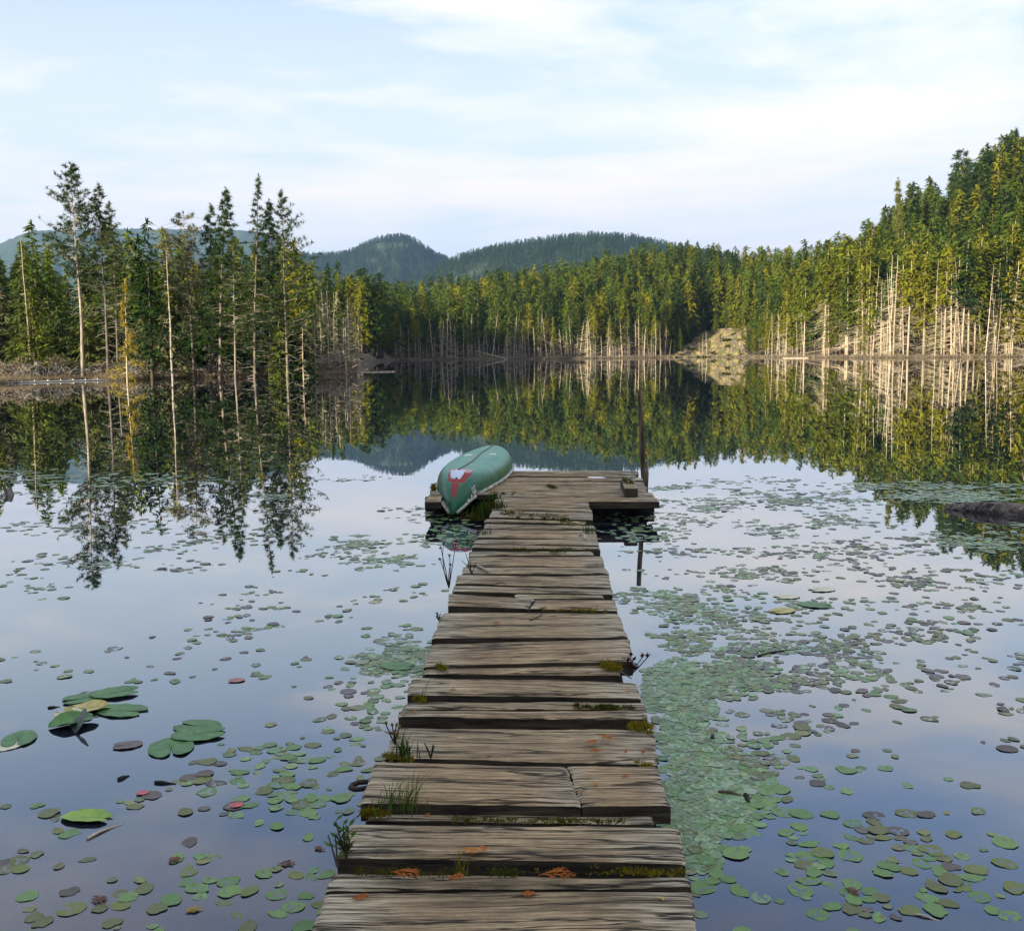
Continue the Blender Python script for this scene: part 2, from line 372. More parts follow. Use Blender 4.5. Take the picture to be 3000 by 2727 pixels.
def dead_branches(rng, H, z0, z1, nb, L0, L1, rad, droop, axis=None, seg=4, up=0.15, sides=3):
    b = MB()
    for i in range(nb):
        q = z0 + (z1 - z0) * (i + rng.random()) / nb
        L = (L0 + (L1 - L0) * (i / nb)) * (0.45 + 0.9 * rng.random())
        a = rng.random() * 2 * math.pi; d = np.array([math.cos(a + 0.0), math.sin(a), 0])
        s = np.linspace(0, 1, seg + 1); cur = rng.normal() * 0.25
        p = d[None] * (s * L)[:, None] + np.array([-d[1], d[0], 0])[None] * (cur * L * s * s)[:, None]
        p[:, 2] = q * H + L * (up * s - droop * (0.7 + 0.6 * rng.random()) * s ** 1.7 + 0.35 * droop * s ** 4)
        if axis is not None: p += axis(q)
        b.tube(p, rad * (1 - 0.75 * s), sides, cap=False)
        if L > 0.6 * L0:
            for k in (2, 3):
                o = p[k]; e = o + (d * 0.5 + rng.normal(size=3) * 0.5 + np.array([0, 0, -0.45])) * L * 0.33
                b.tube(np.stack([o, (o + e) / 2 + rng.normal(size=3) * 0.02, e]), [rad * .5, rad * .35, rad * .15], sides, cap=False)
    return b
def snag_meshes(seed, H=16.0, nb=70, L0=2.2, L1=0.5, rad=0.035, tr=0.17, lean=0.02, z0=0.03, z1=0.9, droop=0.55):
    rng = np.random.default_rng(seed)
    bend = rng.normal(size=2) * lean * H; q = np.linspace(0, 1, 9); wob = np.cumsum(rng.normal(size=(9, 2)) * 0.004 * H, 0)
    ax = lambda z: np.array([np.interp(z, q, bend[0] * q + wob[:, 0] * q), np.interp(z, q, bend[1] * q + wob[:, 1] * q), 0])
    b = MB(); b.tube(np.stack([bend[0] * q + wob[:, 0] * q, bend[1] * q + wob[:, 1] * q, q * H - 0.4 * (1 - q)], -1), np.maximum(tr * (1 - 0.82 * q), 0.02), 7)
    tm = b.mesh('trunk', B_pale, True)
    return tm, dead_branches(rng, H, z0, z1, nb, L0, L1, rad, droop, ax).mesh('dead_crown', B_twig)
def half_dead_meshes(seed, H=28.0, split=0.5, nb=62, fol=None):
    """live crown above a skirt of pale dead branches"""
    rng = np.random.default_rng(seed)
    bend = rng.normal(size=2) * 0.012 * H; ax = lambda q: np.array([bend[0] * q, bend[1] * q, 0])
    q = np.linspace(0, 1, 9)
    b = MB(); b.tube(np.stack([bend[0] * q, bend[1] * q, q * H - 0.4 * (1 - q)], -1), np.maximum(0.23 * (1 - 0.9 * q), 0.03), 7)
    tm = b.mesh('trunk', B_pale, True)
    sk = dead_branches(rng, H, 0.06, split + 0.08, nb, 2.7, 2.9, 0.032, 0.6, ax).mesh('dead_crown', B_twig)
    b = MB(); b.tris(branch_cloud(rng, H, split - 0.06, 0.985, 3.3, 130, 0.5, 1.05, 0.42, 0.55, 0.1, axis=ax, rough=0.45))
    return tm, sk, b.mesh('crown', fol or G_gold)

# ---------------------------------------------------------------- kinds of far tree (meshes shared by the copies)
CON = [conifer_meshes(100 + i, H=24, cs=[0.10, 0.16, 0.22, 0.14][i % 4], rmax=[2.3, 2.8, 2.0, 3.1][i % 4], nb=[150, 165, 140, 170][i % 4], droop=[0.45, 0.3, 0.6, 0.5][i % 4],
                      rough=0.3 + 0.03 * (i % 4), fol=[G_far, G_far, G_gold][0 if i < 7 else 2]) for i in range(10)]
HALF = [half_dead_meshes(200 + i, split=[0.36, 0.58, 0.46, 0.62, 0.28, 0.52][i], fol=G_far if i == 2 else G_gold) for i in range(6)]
SNAG = [snag_meshes(300 + i, H=16, nb=[64, 50, 30, 80, 18, 56][i], lean=[0.015, 0.03, 0.06, 0.02, 0.08, 0.04][i], L0=[3.2, 2.4, 1.4, 3.6, 0.8, 2.6][i], tr=[.15, .11, .13, .16, .10, .12][i]) for i in range(6)]

rngF = np.random.default_rng(77)
def place_tree(kind, meshes, names, x, y, h, H, label, group, lean=0.0, cat='tree', wide=1.0):
    s = h / H; z = float(ground_z(x, y))
    t = thing(kind, label, cat, (x, y, z - 0.05), rngF.random() * 6.283, group)
    t.scale = (s * wide * (0.9 + 0.2 * rngF.random()), s * wide * (0.9 + 0.2 * rngF.random()), s)
    if lean: t.rotation_euler[0] = rngF.normal() * lean; t.rotation_euler[1] = rngF.normal() * lean
    for nme, me in zip(names, meshes): child(nme, me, t)
    return t
def at_shore(px, d):
    th = azim(px); r = float(r0_of(math.degrees(th))) + d
    return r * math.sin(th), r * math.cos(th)
def far_point(px, r): th = azim(px); return r * math.sin(th), r * math.cos(th)

wood_pts = []                                   # (x, y, h) of the forest mass behind the separate trees
in_clearing = lambda px, d: d < 37 and 1306 + d * 2.2 < px < 1487
# --- right shore
CLUMP = [1530, 1560, 1612, 1640, 1668, 1700, 1722, 1748, 1765, 1800, 1852, 1872, 1905, 1935, 1958, 1985, 2020, 2060, 2110]
for i in range(44):
    px = CLUMP[rngF.integers(len(CLUMP))] + rngF.normal() * 16 if rngF.random() < .6 else 1500 + 650 * rngF.random(); d = 2.0 + rngF.random() ** 1.2 * 12
    x, y = at_shore(px, d); k = rngF.integers(6)
    h = 23 + 11 * rngF.random() + max(0, (px - 1750) / 300) * 3
    if px < 1620: h *= 0.75
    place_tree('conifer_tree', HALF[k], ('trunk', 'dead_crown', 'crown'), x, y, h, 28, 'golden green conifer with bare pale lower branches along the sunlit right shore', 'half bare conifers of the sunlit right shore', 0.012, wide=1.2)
for i in range(60):
    px = CLUMP[rngF.integers(len(CLUMP))] + rngF.normal() * 17 if rngF.random() < .65 else 1500 + 650 * rngF.random(); d = 0.6 + rngF.random() ** 1.5 * 9
    if 1790 < px < 1840 and rngF.random() < .5: continue
    x, y = at_shore(px, d); k = rngF.integers(6)
    place_tree('dead_tree', SNAG[k], ('trunk', 'dead_crown'), x, y, (11 + 13 * rngF.random()) * (0.72 if px < 1640 else 1.1), 16, 'bleached dead trunk with drooping bare branches on the sunlit right shore', 'bleached dead trees of the sunlit right shore', 0.015)
for i in range(95):
    px = 1470 + (2200 - 1470) * rngF.random(); d = 9 + rngF.random() ** 1.4 * 90
    x, y = at_shore(px, d); k = rngF.integers(10)
    place_tree('conifer_tree', CON[k], ('trunk', 'crown'), x, y, 20 + 10 * rngF.random(), 24, 'full green conifer standing on the wooded slope behind the right shore', 'conifers on the slope above the right shore', wide=1.35)
for px, d, h in ((1484, 3, 10), (1496, 5, 14), (1508, 3, 11), (1478, 9, 13), (1520, 6, 14), (1634, 2.5, 17), (1646, 4, 21), (1985, 2.5, 22), (2004, 3, 26), (2030, 2, 24), (1845, 3.5, 9), (1700, 3, 8), (1762, 5, 10), (1930, 3, 8)):
    x, y = at_shore(px, d)
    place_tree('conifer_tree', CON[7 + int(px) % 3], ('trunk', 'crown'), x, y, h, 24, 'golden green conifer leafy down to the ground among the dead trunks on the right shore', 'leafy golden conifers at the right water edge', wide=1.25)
# --- middle shore
for i in range(66):
    px = 772 + (1310 - 772) * (i + rngF.random()) / 66; d = 0.5 + rngF.random() * 6
    x, y = at_shore(px, d); k = rngF.integers(6)
    place_tree('dead_tree', SNAG[k], ('trunk', 'dead_crown'), x, y, 6 + 11 * rngF.random() ** 1.2, 16, 'slender bleached dead trunk at the far middle shore', 'bleached dead trees of the far middle shore', 0.015, wide=1.7)
for i in range(26):
    px = 780 + (1310 - 780) * (i + rngF.random()) / 26; d = 1.5 + rngF.random() * 7
    x, y = at_shore(px, d); k = rngF.integers(6)
    place_tree('conifer_tree', HALF[k], ('trunk', 'dead_crown', 'crown'), x, y, 10 + 8 * rngF.random(), 28, 'small conifer with pale bare lower branches at the far middle shore', 'half bare conifers of the far middle shore')
for i in range(72):
    px = 600 + (1330 - 600) * (i + rngF.random()) / 72; d = 7 + rngF.random() ** 1.3 * 50
    x, y = at_shore(px, d) if px > 745 else far_point(px, 292 + d)
    k = rngF.integers(10)
    place_tree('conifer_tree', CON[k], ('trunk', 'crown'), x, y, 15 + 9 * rngF.random(), 24, 'dark conifer in the wood behind the far middle shore', 'conifers of the wood behind the far middle shore', wide=1.25)
# --- around the rocky clearing
n = 0
while n < 26:
    px = 1290 + 230 * rngF.random(); d = 2 + 60 * rngF.random()
    if in_clearing(px, d): continue
    n += 1; x, y = at_shore(px, d); k = rngF.integers(10)
    place_tree('conifer_tree', CON[k], ('trunk', 'crown'), x, y, (12 + 12 * rngF.random()) * (1 if d > 12 else .6), 24, 'conifer standing beside the rocky clearing on the far shore', 'conifers around the rocky clearing')
for px, d, h in ((1300, 2, 13), (1318, 1.5, 7), (1392, 1.0, 10), (1382, 1.5, 6), (1510, 1, 11), (1520, 1, 15), (1545, 1, 14), (1570, 1.5, 13), (1528, 2.0, 14)):
    x, y = at_shore(px, d)
    place_tree('dead_tree', SNAG[int(px) % 6], ('trunk', 'dead_crown'), x, y, h, 16, 'pale dead trunk rising beside the rocky clearing', 'dead trees beside the rocky clearing', 0.02)
# --- the rest of the far wood, one mass
for i in range(2100):
    px = 520 + (2300 - 520) * rngF.random(); d = 4 + 150 * rngF.random() ** 0.95
    if px < 745:
        x, y = far_point(px, 288 + d)
    else:
        if in_clearing(px, d): continue
        x, y = at_shore(px, d + (6 if px < 1500 else 8))
    wood_pts.append((x, y, 17 + 10 * rngF.random()))
for i in range(260):                             # flat wood behind the near left point
    px = -500 + 1080 * rngF.random(); r = 110 + 90 * rngF.random()
    x, y = far_point(px, r); wood_pts.append((x, y, 9 + 6 * rngF.random()))

def mass(name, pts, variants, H, seed, label=None):
    """ONE object that instances whole trees on its points"""
    rng = np.random.default_rng(seed); n = len(pts); P = np.array(pts)
    me = bpy.data.meshes.new(name); me.vertices.add(n)
    z = P[:, 3] if P.shape[1] > 3 else ground_z(P[:, 0], P[:, 1])
    me.vertices.foreach_set('co', np.stack([P[:, 0], P[:, 1], z - 0.1], -1).ravel())
    a = me.attributes.new('rot', 'FLOAT_VECTOR', 'POINT'); v = np.zeros((n, 3)); v[:, 2] = rng.random(n) * 6.283; v[:, :2] = rng.normal(size=(n, 2)) * 0.02; a.data.foreach_set('vector', v.ravel())
    a = me.attributes.new('scl', 'FLOAT_VECTOR', 'POINT'); s = P[:, 2] / H; v = np.stack([s * (0.95 + 0.6 * rng.random(n)), s * (0.95 + 0.6 * rng.random(n)), s], -1); a.data.foreach_set('vector', v.ravel())
    a = me.attributes.new('vid', 'INT', 'POINT'); a.data.foreach_set('value', rng.integers(0, len(variants), n).astype(np.int32))
    o = bpy.data.objects.new(name, me); COL.objects.link(o); tag(o, kind='stuff')
    g = bpy.data.node_groups.new(name + '_scatter', 'GeometryNodeTree')
    g.interface.new_socket('Geometry', in_out='INPUT', socket_type='NodeSocketGeometry'); g.interface.new_socket('Geometry', in_out='OUTPUT', socket_type='NodeSocketGeometry')
    L = g.links.new; gi = g.nodes.new('NodeGroupInput'); go = g.nodes.new('NodeGroupOutput')
    ip = g.nodes.new('GeometryNodeInstanceOnPoints'); jj = g.nodes.new('GeometryNodeJoinGeometry')
    for objs in variants:
        j = g.nodes.new('GeometryNodeJoinGeometry')
        for ob in objs:
            oi = g.nodes.new('GeometryNodeObjectInfo'); oi.transform_space = 'ORIGINAL'; oi.inputs['Object'].default_value = ob; oi.inputs['As Instance'].default_value = True
            L(oi.outputs['Geometry'], j.inputs[0])
        gt = g.nodes.new('GeometryNodeGeometryToInstance'); L(j.outputs[0], gt.inputs[0]); L(gt.outputs[0], jj.inputs[0])
    def attr(nm, ty):
        nd = g.nodes.new('GeometryNodeInputNamedAttribute'); nd.data_type = ty; nd.inputs['Name'].default_value = nm; return nd.outputs['Attribute']
    L(gi.outputs[0], ip.inputs['Points']); L(jj.outputs[0], ip.inputs['Instance']); ip.inputs['Pick Instance'].default_value = True
    L(attr('vid', 'INT'), ip.inputs['Instance Index']); L(attr('rot', 'FLOAT_VECTOR'), ip.inputs['Rotation']); L(attr('scl', 'FLOAT_VECTOR'), ip.inputs['Scale'])
    L(ip.outputs[0], go.inputs[0])
    md = o.modifiers.new('scatter', 'NODES'); md.node_group = g
    return o
by_mesh = {}
for o in list(COL.objects):
    if o.type == 'MESH' and o.parent: by_mesh.setdefault(o.data.name, o)
V_CON = [[by_mesh[m.name] for m in ms if m.name in by_mesh] for ms in CON]
V_CON = [v for v in V_CON if len(v) == 2]
mass('far_forest', wood_pts, V_CON, 24, 1)
# the wood on the near shore behind the photographer: it shades the dock and the bay
near = []
rngN = np.random.default_rng(9)
PERP = np.array([-SUN_AZ_DIR[1], SUN_AZ_DIR[0]])
for i in range(300):
    s = -135 + 190 * rngN.random(); dd = 42 + 55 * rngN.random()
    p = SUN_AZ_DIR * dd + PERP * s * -1
    if math.hypot(p[0], p[1]) < r0_of(math.degrees(math.atan2(p[0], p[1]))) + 6: continue
    near.append((p[0], p[1], 21 + 9 * rngN.random()))
mass('near_shore_forest', near, V_CON, 24, 2)
# forests on the two hills
def cover(P, n, h0, h1, seed):
    rng = np.random.default_rng(seed); a, b = P.shape[:2]; out = []
    for i in range(n):
        u = rng.random() * (a - 1.01); v = rng.random() * (b * 0.62); i0, j0 = int(u), int(v); fu, fv = u - i0, v - j0
        p = (P[i0, j0] * (1 - fu) + P[i0 + 1, j0] * fu) * (1 - fv) + (P[i0, j0 + 1] * (1 - fu) + P[i0 + 1, j0 + 1] * fu) * fv
        if fbm(p[0] * 0.012, p[1] * 0.012, seed) < 0.30: continue
        out.append((p[0], p[1], h0 + (h1 - h0) * rng.random(), p[2]))
    return out
hm = [conifer_meshes(400 + i, H=24, cs=0.05, rmax=3.4, nb=60, step=1.1, ln=1.9, wd=0.9, fol=G_hill) for i in range(4)]
HV = []
for i, (px, d) in enumerate(((1180, 96), (1215, 98), (1262, 97), (1120, 96))):   # four of the hill's kind on the ridge of the far wood
    x, y = at_shore(px, d)
    tr = place_tree('conifer_tree', hm[i], ('trunk', 'crown'), x, y, 22, 24, 'dark conifer in the wood behind the far middle shore', 'conifers of the wood behind the far middle shore')
    HV.append(list(tr.children))
mass('peak_forest', cover(P_PEAK, 9000, 15, 27, 21), HV, 24, 3)
mass('ridge_forest', cover(P_RIDGE, 9000, 13, 23, 22), HV, 24, 4)
# ---------------------------------------------------------------- trees of the near left point
def tuft_cloud(rng, pts, n, ln, wd, bias):
    base = np.repeat(pts, n, 0); d = unit(rng.normal(size=(len(base), 3)) + np.asarray(bias))
    return spikes(rng, base, d, ln * (0.6 + 0.8 * rng.random(len(base))), wd)
def open_pine(label, bpx, bpy_, d, tops, cs, width, nb, tuft=0.30, ntuft=6, trunk_r=0.14, bk=None, fol=None, dead=(0.1, 0.4, 14), up=0.25, droop=0.1, name='pine_tree', skew=0.0, gap=0.0, seed=0, rise=0.5, dead_len=1.1, needles=11, prof=0.75):
    """trunk through the listed pixel points at distance d; sparse branches that carry needle tufts"""
    rng = np.random.default_rng(1000 + seed); nb = int(nb * 1.45); ntuft = ntuft + 4; width *= 1.12
    base = at_y(bpx, bpy_, d); bx, by = float(base[0]), float(base[1]); bz = float(ground_z(bx, by)) - 0.15
    pts = [np.array([0, 0, 0.0])]
    for px, py in tops:
        p = at_y(px, py, d); pts.append(np.array([p[0] - bx, rng.normal() * 0.1, p[2] - bz]))
    pts = np.array(pts); H = pts[-1][2]
    zq = np.linspace(0, 1, 15); path = np.stack([np.interp(zq * H, pts[:, 2], pts[:, k]) for k in range(3)], -1)
    wob = np.convolve(rng.normal(size=17) * 0.02, np.ones(3) / 3, 'valid'); path[1:-1, 0] += wob[1:-1] * H * 0.10
    axis = lambda q: np.array([np.interp(q, zq, path[:, 0]), np.interp(q, zq, path[:, 1]), 0])
    root = thing(name, label, 'tree', (bx, by, bz))
    b = MB(); b.tube(path, np.maximum(trunk_r * (1 - zq) ** 0.8, 0.018), 8); b.obj('trunk', bk or B_mid, root, True)
    bb = MB(); tp = []
    for i in range(nb):
        q = (i + rng.random()) / nb; tz = cs + (0.985 - cs) * q
        if rng.random() < gap: continue
        pr = (1 - q) ** prof * (0.35 + 0.65 * min(1, q / 0.18))
        L = width * pr * (0.55 + 0.75 * rng.random()) + 0.12
        a = rng.random() * 2 * math.pi
        dv = np.array([math.cos(a), 0.8 * math.sin(a), 0]); L *= 1 + skew * dv[0]
        s = np.linspace(0, 1, 6)
        p = dv[None] * (s * L)[:, None]; cur = rng.normal() * 0.2
        p += np.array([-dv[1], dv[0], 0])[None] * (cur * L * s * s)[:, None]
        p[:, 2] = tz * H + L * (up * s * rise - droop * s + (up * (1 - rise)) * s ** 3); p += axis(tz)
        p[1:, 2] += rng.normal(size=5) * 0.03 * L
        bb.tube(p, (0.010 + 0.016 * L / max(width, .1)) * (1 - 0.7 * s) + 0.006, 4, cap=False)
        k = max(2, int(ntuft * (0.35 + 0.65 * L / max(width, .1))))
        ss = 0.30 + 0.70 * rng.random(k); ss[0] = 1.0
        c = np.stack([np.interp(ss, s, p[:, j]) for j in range(3)], -1)
        off = np.array([-dv[1], dv[0], 0])[None] * (rng.normal(size=k) * 0.16 * L)[:, None]; off[0] = 0; off[:, 2] += rng.random(k) * 0.08 * L
        e = c + off
        for c0, e0 in zip(c, e): bb.tube(np.stack([c0, e0]), [0.008, 0.006], 3, cap=False)
        tp.append(e)
    if dead[2]:
        db = dead_branches(rng, H, dead[0], dead[1], dead[2], dead_len, dead_len * 0.9, 0.020, 0.35, axis, up=0.1)
        db.obj('dead_crown', B_deadgray, root)
    bb.obj('branches', bk or B_mid, root)
    tp = np.concatenate(tp)
    cb = MB(); cb.tris(tuft_cloud(rng, tp, needles, tuft, tuft * 0.16, (0, 0, 0.35)))
    tipp = np.array([[path[-1][0], path[-1][1], H - 0.1]]); cb.tris(tuft_cloud(rng, tipp, 10, tuft, tuft * 0.2, (0, 0, 2.0)))
    cb.obj('crown', fol or G_near, root)
    return root
def fir(label, px, py, d, ytop, width, fol, seed, cs=0.06, nb=80, name='fir_tree', bk=None, droop=0.35, up=0.12, group=None, rough=0.35, fine=1.0, cat='tree', toppx=None):
    """denser conifer at distance d; width in pixels of the photograph"""
    base = at_y(px, py, d); z = float(ground_z(base[0], base[1])) - 0.1
    top = at_y(px, ytop, d); H = top[2] - z; rm = width / 2 / F0 * d
    st = 0.23 * fine
    tm, cm = conifer_meshes(seed, H=H, cs=cs, rmax=rm, nb=nb, step=st, ln=0.46 * fine, wd=0.15 * fine, droop=droop, up=up, fol=fol, bk=bk or B_brown, rough=rough, trunk_r=0.011 * H + 0.02)
    root = thing(name, label, cat, (base[0], base[1], z), 0.0, group)
    child('trunk', tm, root); child('crown', cm, root)
    return root
D0 = 80.5
open_pine('tallest open pine on the left point, bare trunk and feathery dark crown', 163, 738, D0, [(160, 640), (152, 520), (143, 400), (137, 320)], 0.46, 2.2, 66, trunk_r=0.15, seed=1, up=0.42, droop=0.02, skew=-0.15, dead=(0.30, 0.60, 26), dead_len=1.5, fol=G_dark, bk=B_gray, ntuft=8, needles=12, prof=0.6)
open_pine('slim pine with mossy drooping dead limbs, right of the tallest pine', 213, 738, D0 + 1, [(208, 600), (200, 470), (192, 362)], 0.40, 1.7, 54, seed=2, dead=(0.05, 0.55, 46), dead_len=1.3, trunk_r=0.13, fol=G_near, needles=13)
open_pine('smaller pine with a bushy greyish crown behind the mossy pine', 231, 728, D0 + 8, [(229, 600), (222, 480), (216, 398)], 0.30, 1.9, 58, seed=3, fol=G_near, dead=(0.2, 0.45, 22), trunk_r=0.10)
open_pine('thin dying tree at the shore, low sunlight painted golden into its lower foliage', 249, 741, D0 - 3, [(248, 640), (246, 552)], 0.06, 1.25, 26, seed=4, fol=G_yel, dead=(0.25, 0.9, 44), dead_len=1.0, trunk_r=0.075, bk=B_pale, tuft=0.30, up=0.0, droop=0.3, prof=1.6)  # low sun on this tree is put into its yellow needle colour
fir('very dark dense spruce with a thin bare spire on the left point', 300, 738, D0 + 2, 430, 108, G_dark, 505, nb=230, bk=B_brown, rough=0.4, droop=0.30, up=0.1)
open_pine('pale bare trunk with short stub branches at the shore of the point', 339, 740, D0 - 1, [(333, 620), (327, 463)], 0.90, 0.7, 8, seed=6, dead=(0.12, 0.92, 40), dead_len=0.55, trunk_r=0.10, bk=B_gray, fol=G_gray)
open_pine('pine with a flat spreading dead grey top on the left point', 382, 728, D0 + 6, [(376, 600), (366, 500), (361, 418)], 0.28, 2.0, 58, seed=7, fol=G_gray, dead=(0.55, 1.0, 46), dead_len=1.7, trunk_r=0.12, up=0.35, gap=0.1, prof=0.35, needles=13)
open_pine('dark layered conifer with a pointed full crown, middle of the point', 431, 726, D0 + 5, [(436, 600), (440, 480), (443, 369)], 0.17, 2.1, 96, seed=8, fol=G_dark, needles=14, ntuft=9, dead=(0.08, 0.35, 26), trunk_r=0.16, up=0.05, droop=0.2)
open_pine('narrow dark conifer leaning against the full layered conifer', 415, 728, D0 + 8, [(415, 560), (413, 400)], 0.22, 1.6, 66, seed=18, fol=G_near, needles=13, ntuft=8, dead=(0.1, 0.35, 20), up=0.05, droop=0.2)
open_pine('tall conifer with a sparse ladder-like spire above a leafy body', 498, 736, D0 + 2, [(501, 600), (505, 480), (508, 345)], 0.20, 1.9, 80, seed=9, fol=G_near, dead=(0.05, 0.4, 40), dead_len=1.2, trunk_r=0.12, up=0.1, prof=1.1, gap=0.12)
open_pine('bushy green conifer between the spire and the broad open pine', 530, 732, D0 + 6, [(530, 600), (530, 393)], 0.16, 1.9, 96, seed=11, fol=G_dark, needles=14, ntuft=9, dead=(0.05, 0.3, 26), up=0.05, droop=0.2)
open_pine('broad open pine with upswept branches at the right end of the point', 566, 736, D0 + 3, [(564, 640), (558, 500), (553, 374)], 0.27, 2.4, 70, seed=10, fol=G_dark, skew=0.28, dead=(0.1, 0.42, 34), dead_len=1.5, trunk_r=0.13, up=0.45, droop=0.06, needles=12, prof=0.7)
open_pine('slim twin trunk standing close beside the tall spire tree', 463, 733, D0 + 3, [(461, 600), (459, 470)], 0.34, 1.5, 48, seed=12, fol=G_near, dead=(0.1, 0.5, 30), trunk_r=0.10, bk=B_gray)
fir('young yellow green fir in front of the dark wood on the point', 70, 735, D0 + 1, 570, 84, G_lime, 520, nb=120, droop=0.2, rough=0.3, bk=B_brown)
fir('tiny golden fir at the far left of the point', 28, 740, D0 - 2, 679, 52, G_lime, 521, nb=70, droop=0.2, bk=B_brown)
fir('low bright green fir under the broad open pine', 552, 738, D0, 632, 60, G_lime, 522, nb=90, droop=0.25, bk=B_brown)
fir('bushy tall conifer at the back of the point with a thin dead leader', 60, 735, D0 + 12, 480, 130, G_near, 523, nb=190, rough=0.45, bk=B_brown)
snag_root = thing('dead_tree', 'thin dead leader poking above the bushy tree at the left', 'tree', (*far_point(60, D0 + 13)[:2], 0.6))
tm, bm_ = snag_meshes(530, H=10.9, nb=36, L0=0.5, L1=0.25, rad=0.02, tr=0.09); child('trunk', tm, snag_root); child('dead_crown', bm_, snag_root)
def ridge_pine(label, px, ytop, off, width, seed, **k):
    d = (float(r0_of(math.degrees(azim(px)))) + off) * math.cos(azim(px))
    return open_pine(label, px, 600, d, [(px + 1, ytop + 60), (px, ytop)], 0.45, width, 60, tuft=1.0, trunk_r=0.3, seed=seed, dead=(0.2, 0.5, 12), dead_len=2.0, needles=10, **k)
ridge_pine('old flat topped pine standing out on the skyline of the right slope', 1897, 296, 88, 4.6, 41, fol=G_dark, prof=0.25, up=0.15, gap=0.2)
ridge_pine('smaller wind shaped pine on the skyline right of the flat topped pine', 1944, 300, 92, 3.0, 42, fol=G_dark, prof=0.25, up=0.15, gap=0.3)
ridge_pine('thin sparse spire rising from the skyline of the right slope', 1768, 352, 70, 1.5, 43, fol=G_near, prof=0.6, gap=0.35)
ridge_pine('dark narrow spire at the top right edge of the wooded slope', 2000, 255, 95, 2.6, 44, fol=G_dark, prof=0.9, droop=0.2, up=0.0)
rngL = np.random.default_rng(31)
for i in range(66):
    px = -260 + 880 * (i + rngL.random()) / 66
    yt = np.interp(px, [-260, 0, 60, 130, 200, 280, 340, 420, 520, 590, 640], [530, 540, 545, 575, 580, 625, 600, 600, 600, 610, 640]) + 60 * rngL.random() ** 1.2
    dd = D0 + 6 + 22 * rngL.random()
    fir('dark green conifer in the dense wood of the left point', px, 736, dd, yt, 80 + 60 * rngL.random(), [G_near, G_dark, G_near, G_dark, G_gray][rngL.integers(5)], 600 + i, nb=120, name='fir_tree', group='conifers of the dense wood on the left point', rough=0.45, fine=1.25, bk=B_brown)
# thin greyish trees right of the point
for i, (px, yt, dd) in enumerate(((600, 610, 100), (618, 588, 112), (634, 600, 118), (652, 585, 122), (668, 600, 126), (684, 612, 124), (702, 590, 130), (645, 650, 104), (612, 660, 98), (628, 590, 138), (662, 575, 142), (690, 585, 145), (640, 570, 150))):
    th = azim(px); r = float(r0_of(math.degrees(th)))
    fir('thin grey green conifer half in shade beyond the end of the point', px, 733, dd, yt, 34 + 14 * rngL.random(), G_gray if i % 3 != 1 else G_near, 700 + i, nb=60, name='conifer_tree', group='thin conifers beyond the end of the left point', fine=1.3, bk=B_gray)
for i in range(14):
    px = 596 + 115 * (i + rngL.random()) / 14; dd = 88 + 45 * rngL.random(); h = 4 + 5 * rngL.random()
    x, y = far_point(px, dd); t = thing('dead_tree', 'grey dead pole with short twigs at the shaded end of the point', 'tree', (x, y, float(ground_z(x, y)) - 0.1), 0, 'grey dead poles at the end of the left point')
    if i < 5:
        _m = snag_meshes(740 + i, H=6, nb=44, L0=1.2, L1=0.4, rad=0.018, tr=0.08); SN2 = (globals().get('SN2') or []) + [_m]
    ms = SN2[i % 5]; ct = child('trunk', ms[0], t); cb = child('dead_crown', ms[1], t); t.scale = (h / 6,) * 3

# tangled dead wood and low shrubs along the bank
def tangle(label, px, py, w_, h_, n, seed, group=None, z=None, mat_=None):
    rng = np.random.default_rng(seed); p0 = at(px, py); d = math.hypot(p0[0], p0[1]); s = d / F0
    wd_, ht = w_ * s, h_ * s; b = MB()
    for i in range(n):
        a = np.array([rng.normal() * wd_ * 0.28, rng.normal() * 0.4, rng.random() * ht * 0.25])
        L = wd_ * (0.18 + 0.3 * rng.random()); an = rng.random() * 6.283; el = rng.random() * 1.1
        dv = np.array([math.cos(an) * math.cos(el), math.sin(an) * math.cos(el), math.sin(el)])
        q = np.linspace(0, 1, 6); p = a[None] + dv[None] * (q * L)[:, None]; p[:, 2] += -0.7 * L * q ** 2 * rng.random() + 0.15 * L * np.sin(q * 3)
        p[:, :2] += np.cumsum(rng.normal(size=(6, 2)) * 0.05 * L, 0); p[:, 2] = np.maximum(p[:, 2], -0.05)
        b.tube(p, (0.012 + 0.012 * rng.random()) * (1 - 0.8 * q) + 0.004, 4, cap=False)
    o = b.obj('brush_pile', mat_ or B_deadgray); o.location = (p0[0], p0[1], float(ground_z(p0[0], p0[1])) + 0.03)
    return tag(o, label, 'brush', group)
tangle('big tangle of grey dead branches at the right end of the left point', 590, 736.5, 105, 55, 130, 1)
tangle('grey leafless brush trailing off the tip of the left point', 655, 735.5, 90, 44, 110, 2)
tangle('pale dead brush below the mossy pine', 218, 746.5, 60, 30, 60, 3)
tangle('low grey brush on the bank at the far left', 30, 752, 110, 22, 90, 4)
tangle('dead twigs fanned out on the bank below the layered conifer', 420, 742.5, 120, 22, 90, 5)
tangle('scrubby dead brush on the bank below the yellow tree', 268, 747, 100, 20, 80, 6)
for i, (px, w_, h_) in enumerate(((100, 80, 20), (165, 60, 22), (320, 90, 20), (365, 80, 18), (470, 90, 24), (520, 90, 26), (620, 100, 30), (-40, 90, 20), (690, 60, 18))):
    tangle('low scrub of dry grey twigs along the bank of the left point', px, float(np.interp(px, [0, 165, 360, 700], [753, 748, 743, 735])), w_, h_, 70, 20 + i, 'dry scrub along the bank of the left point')
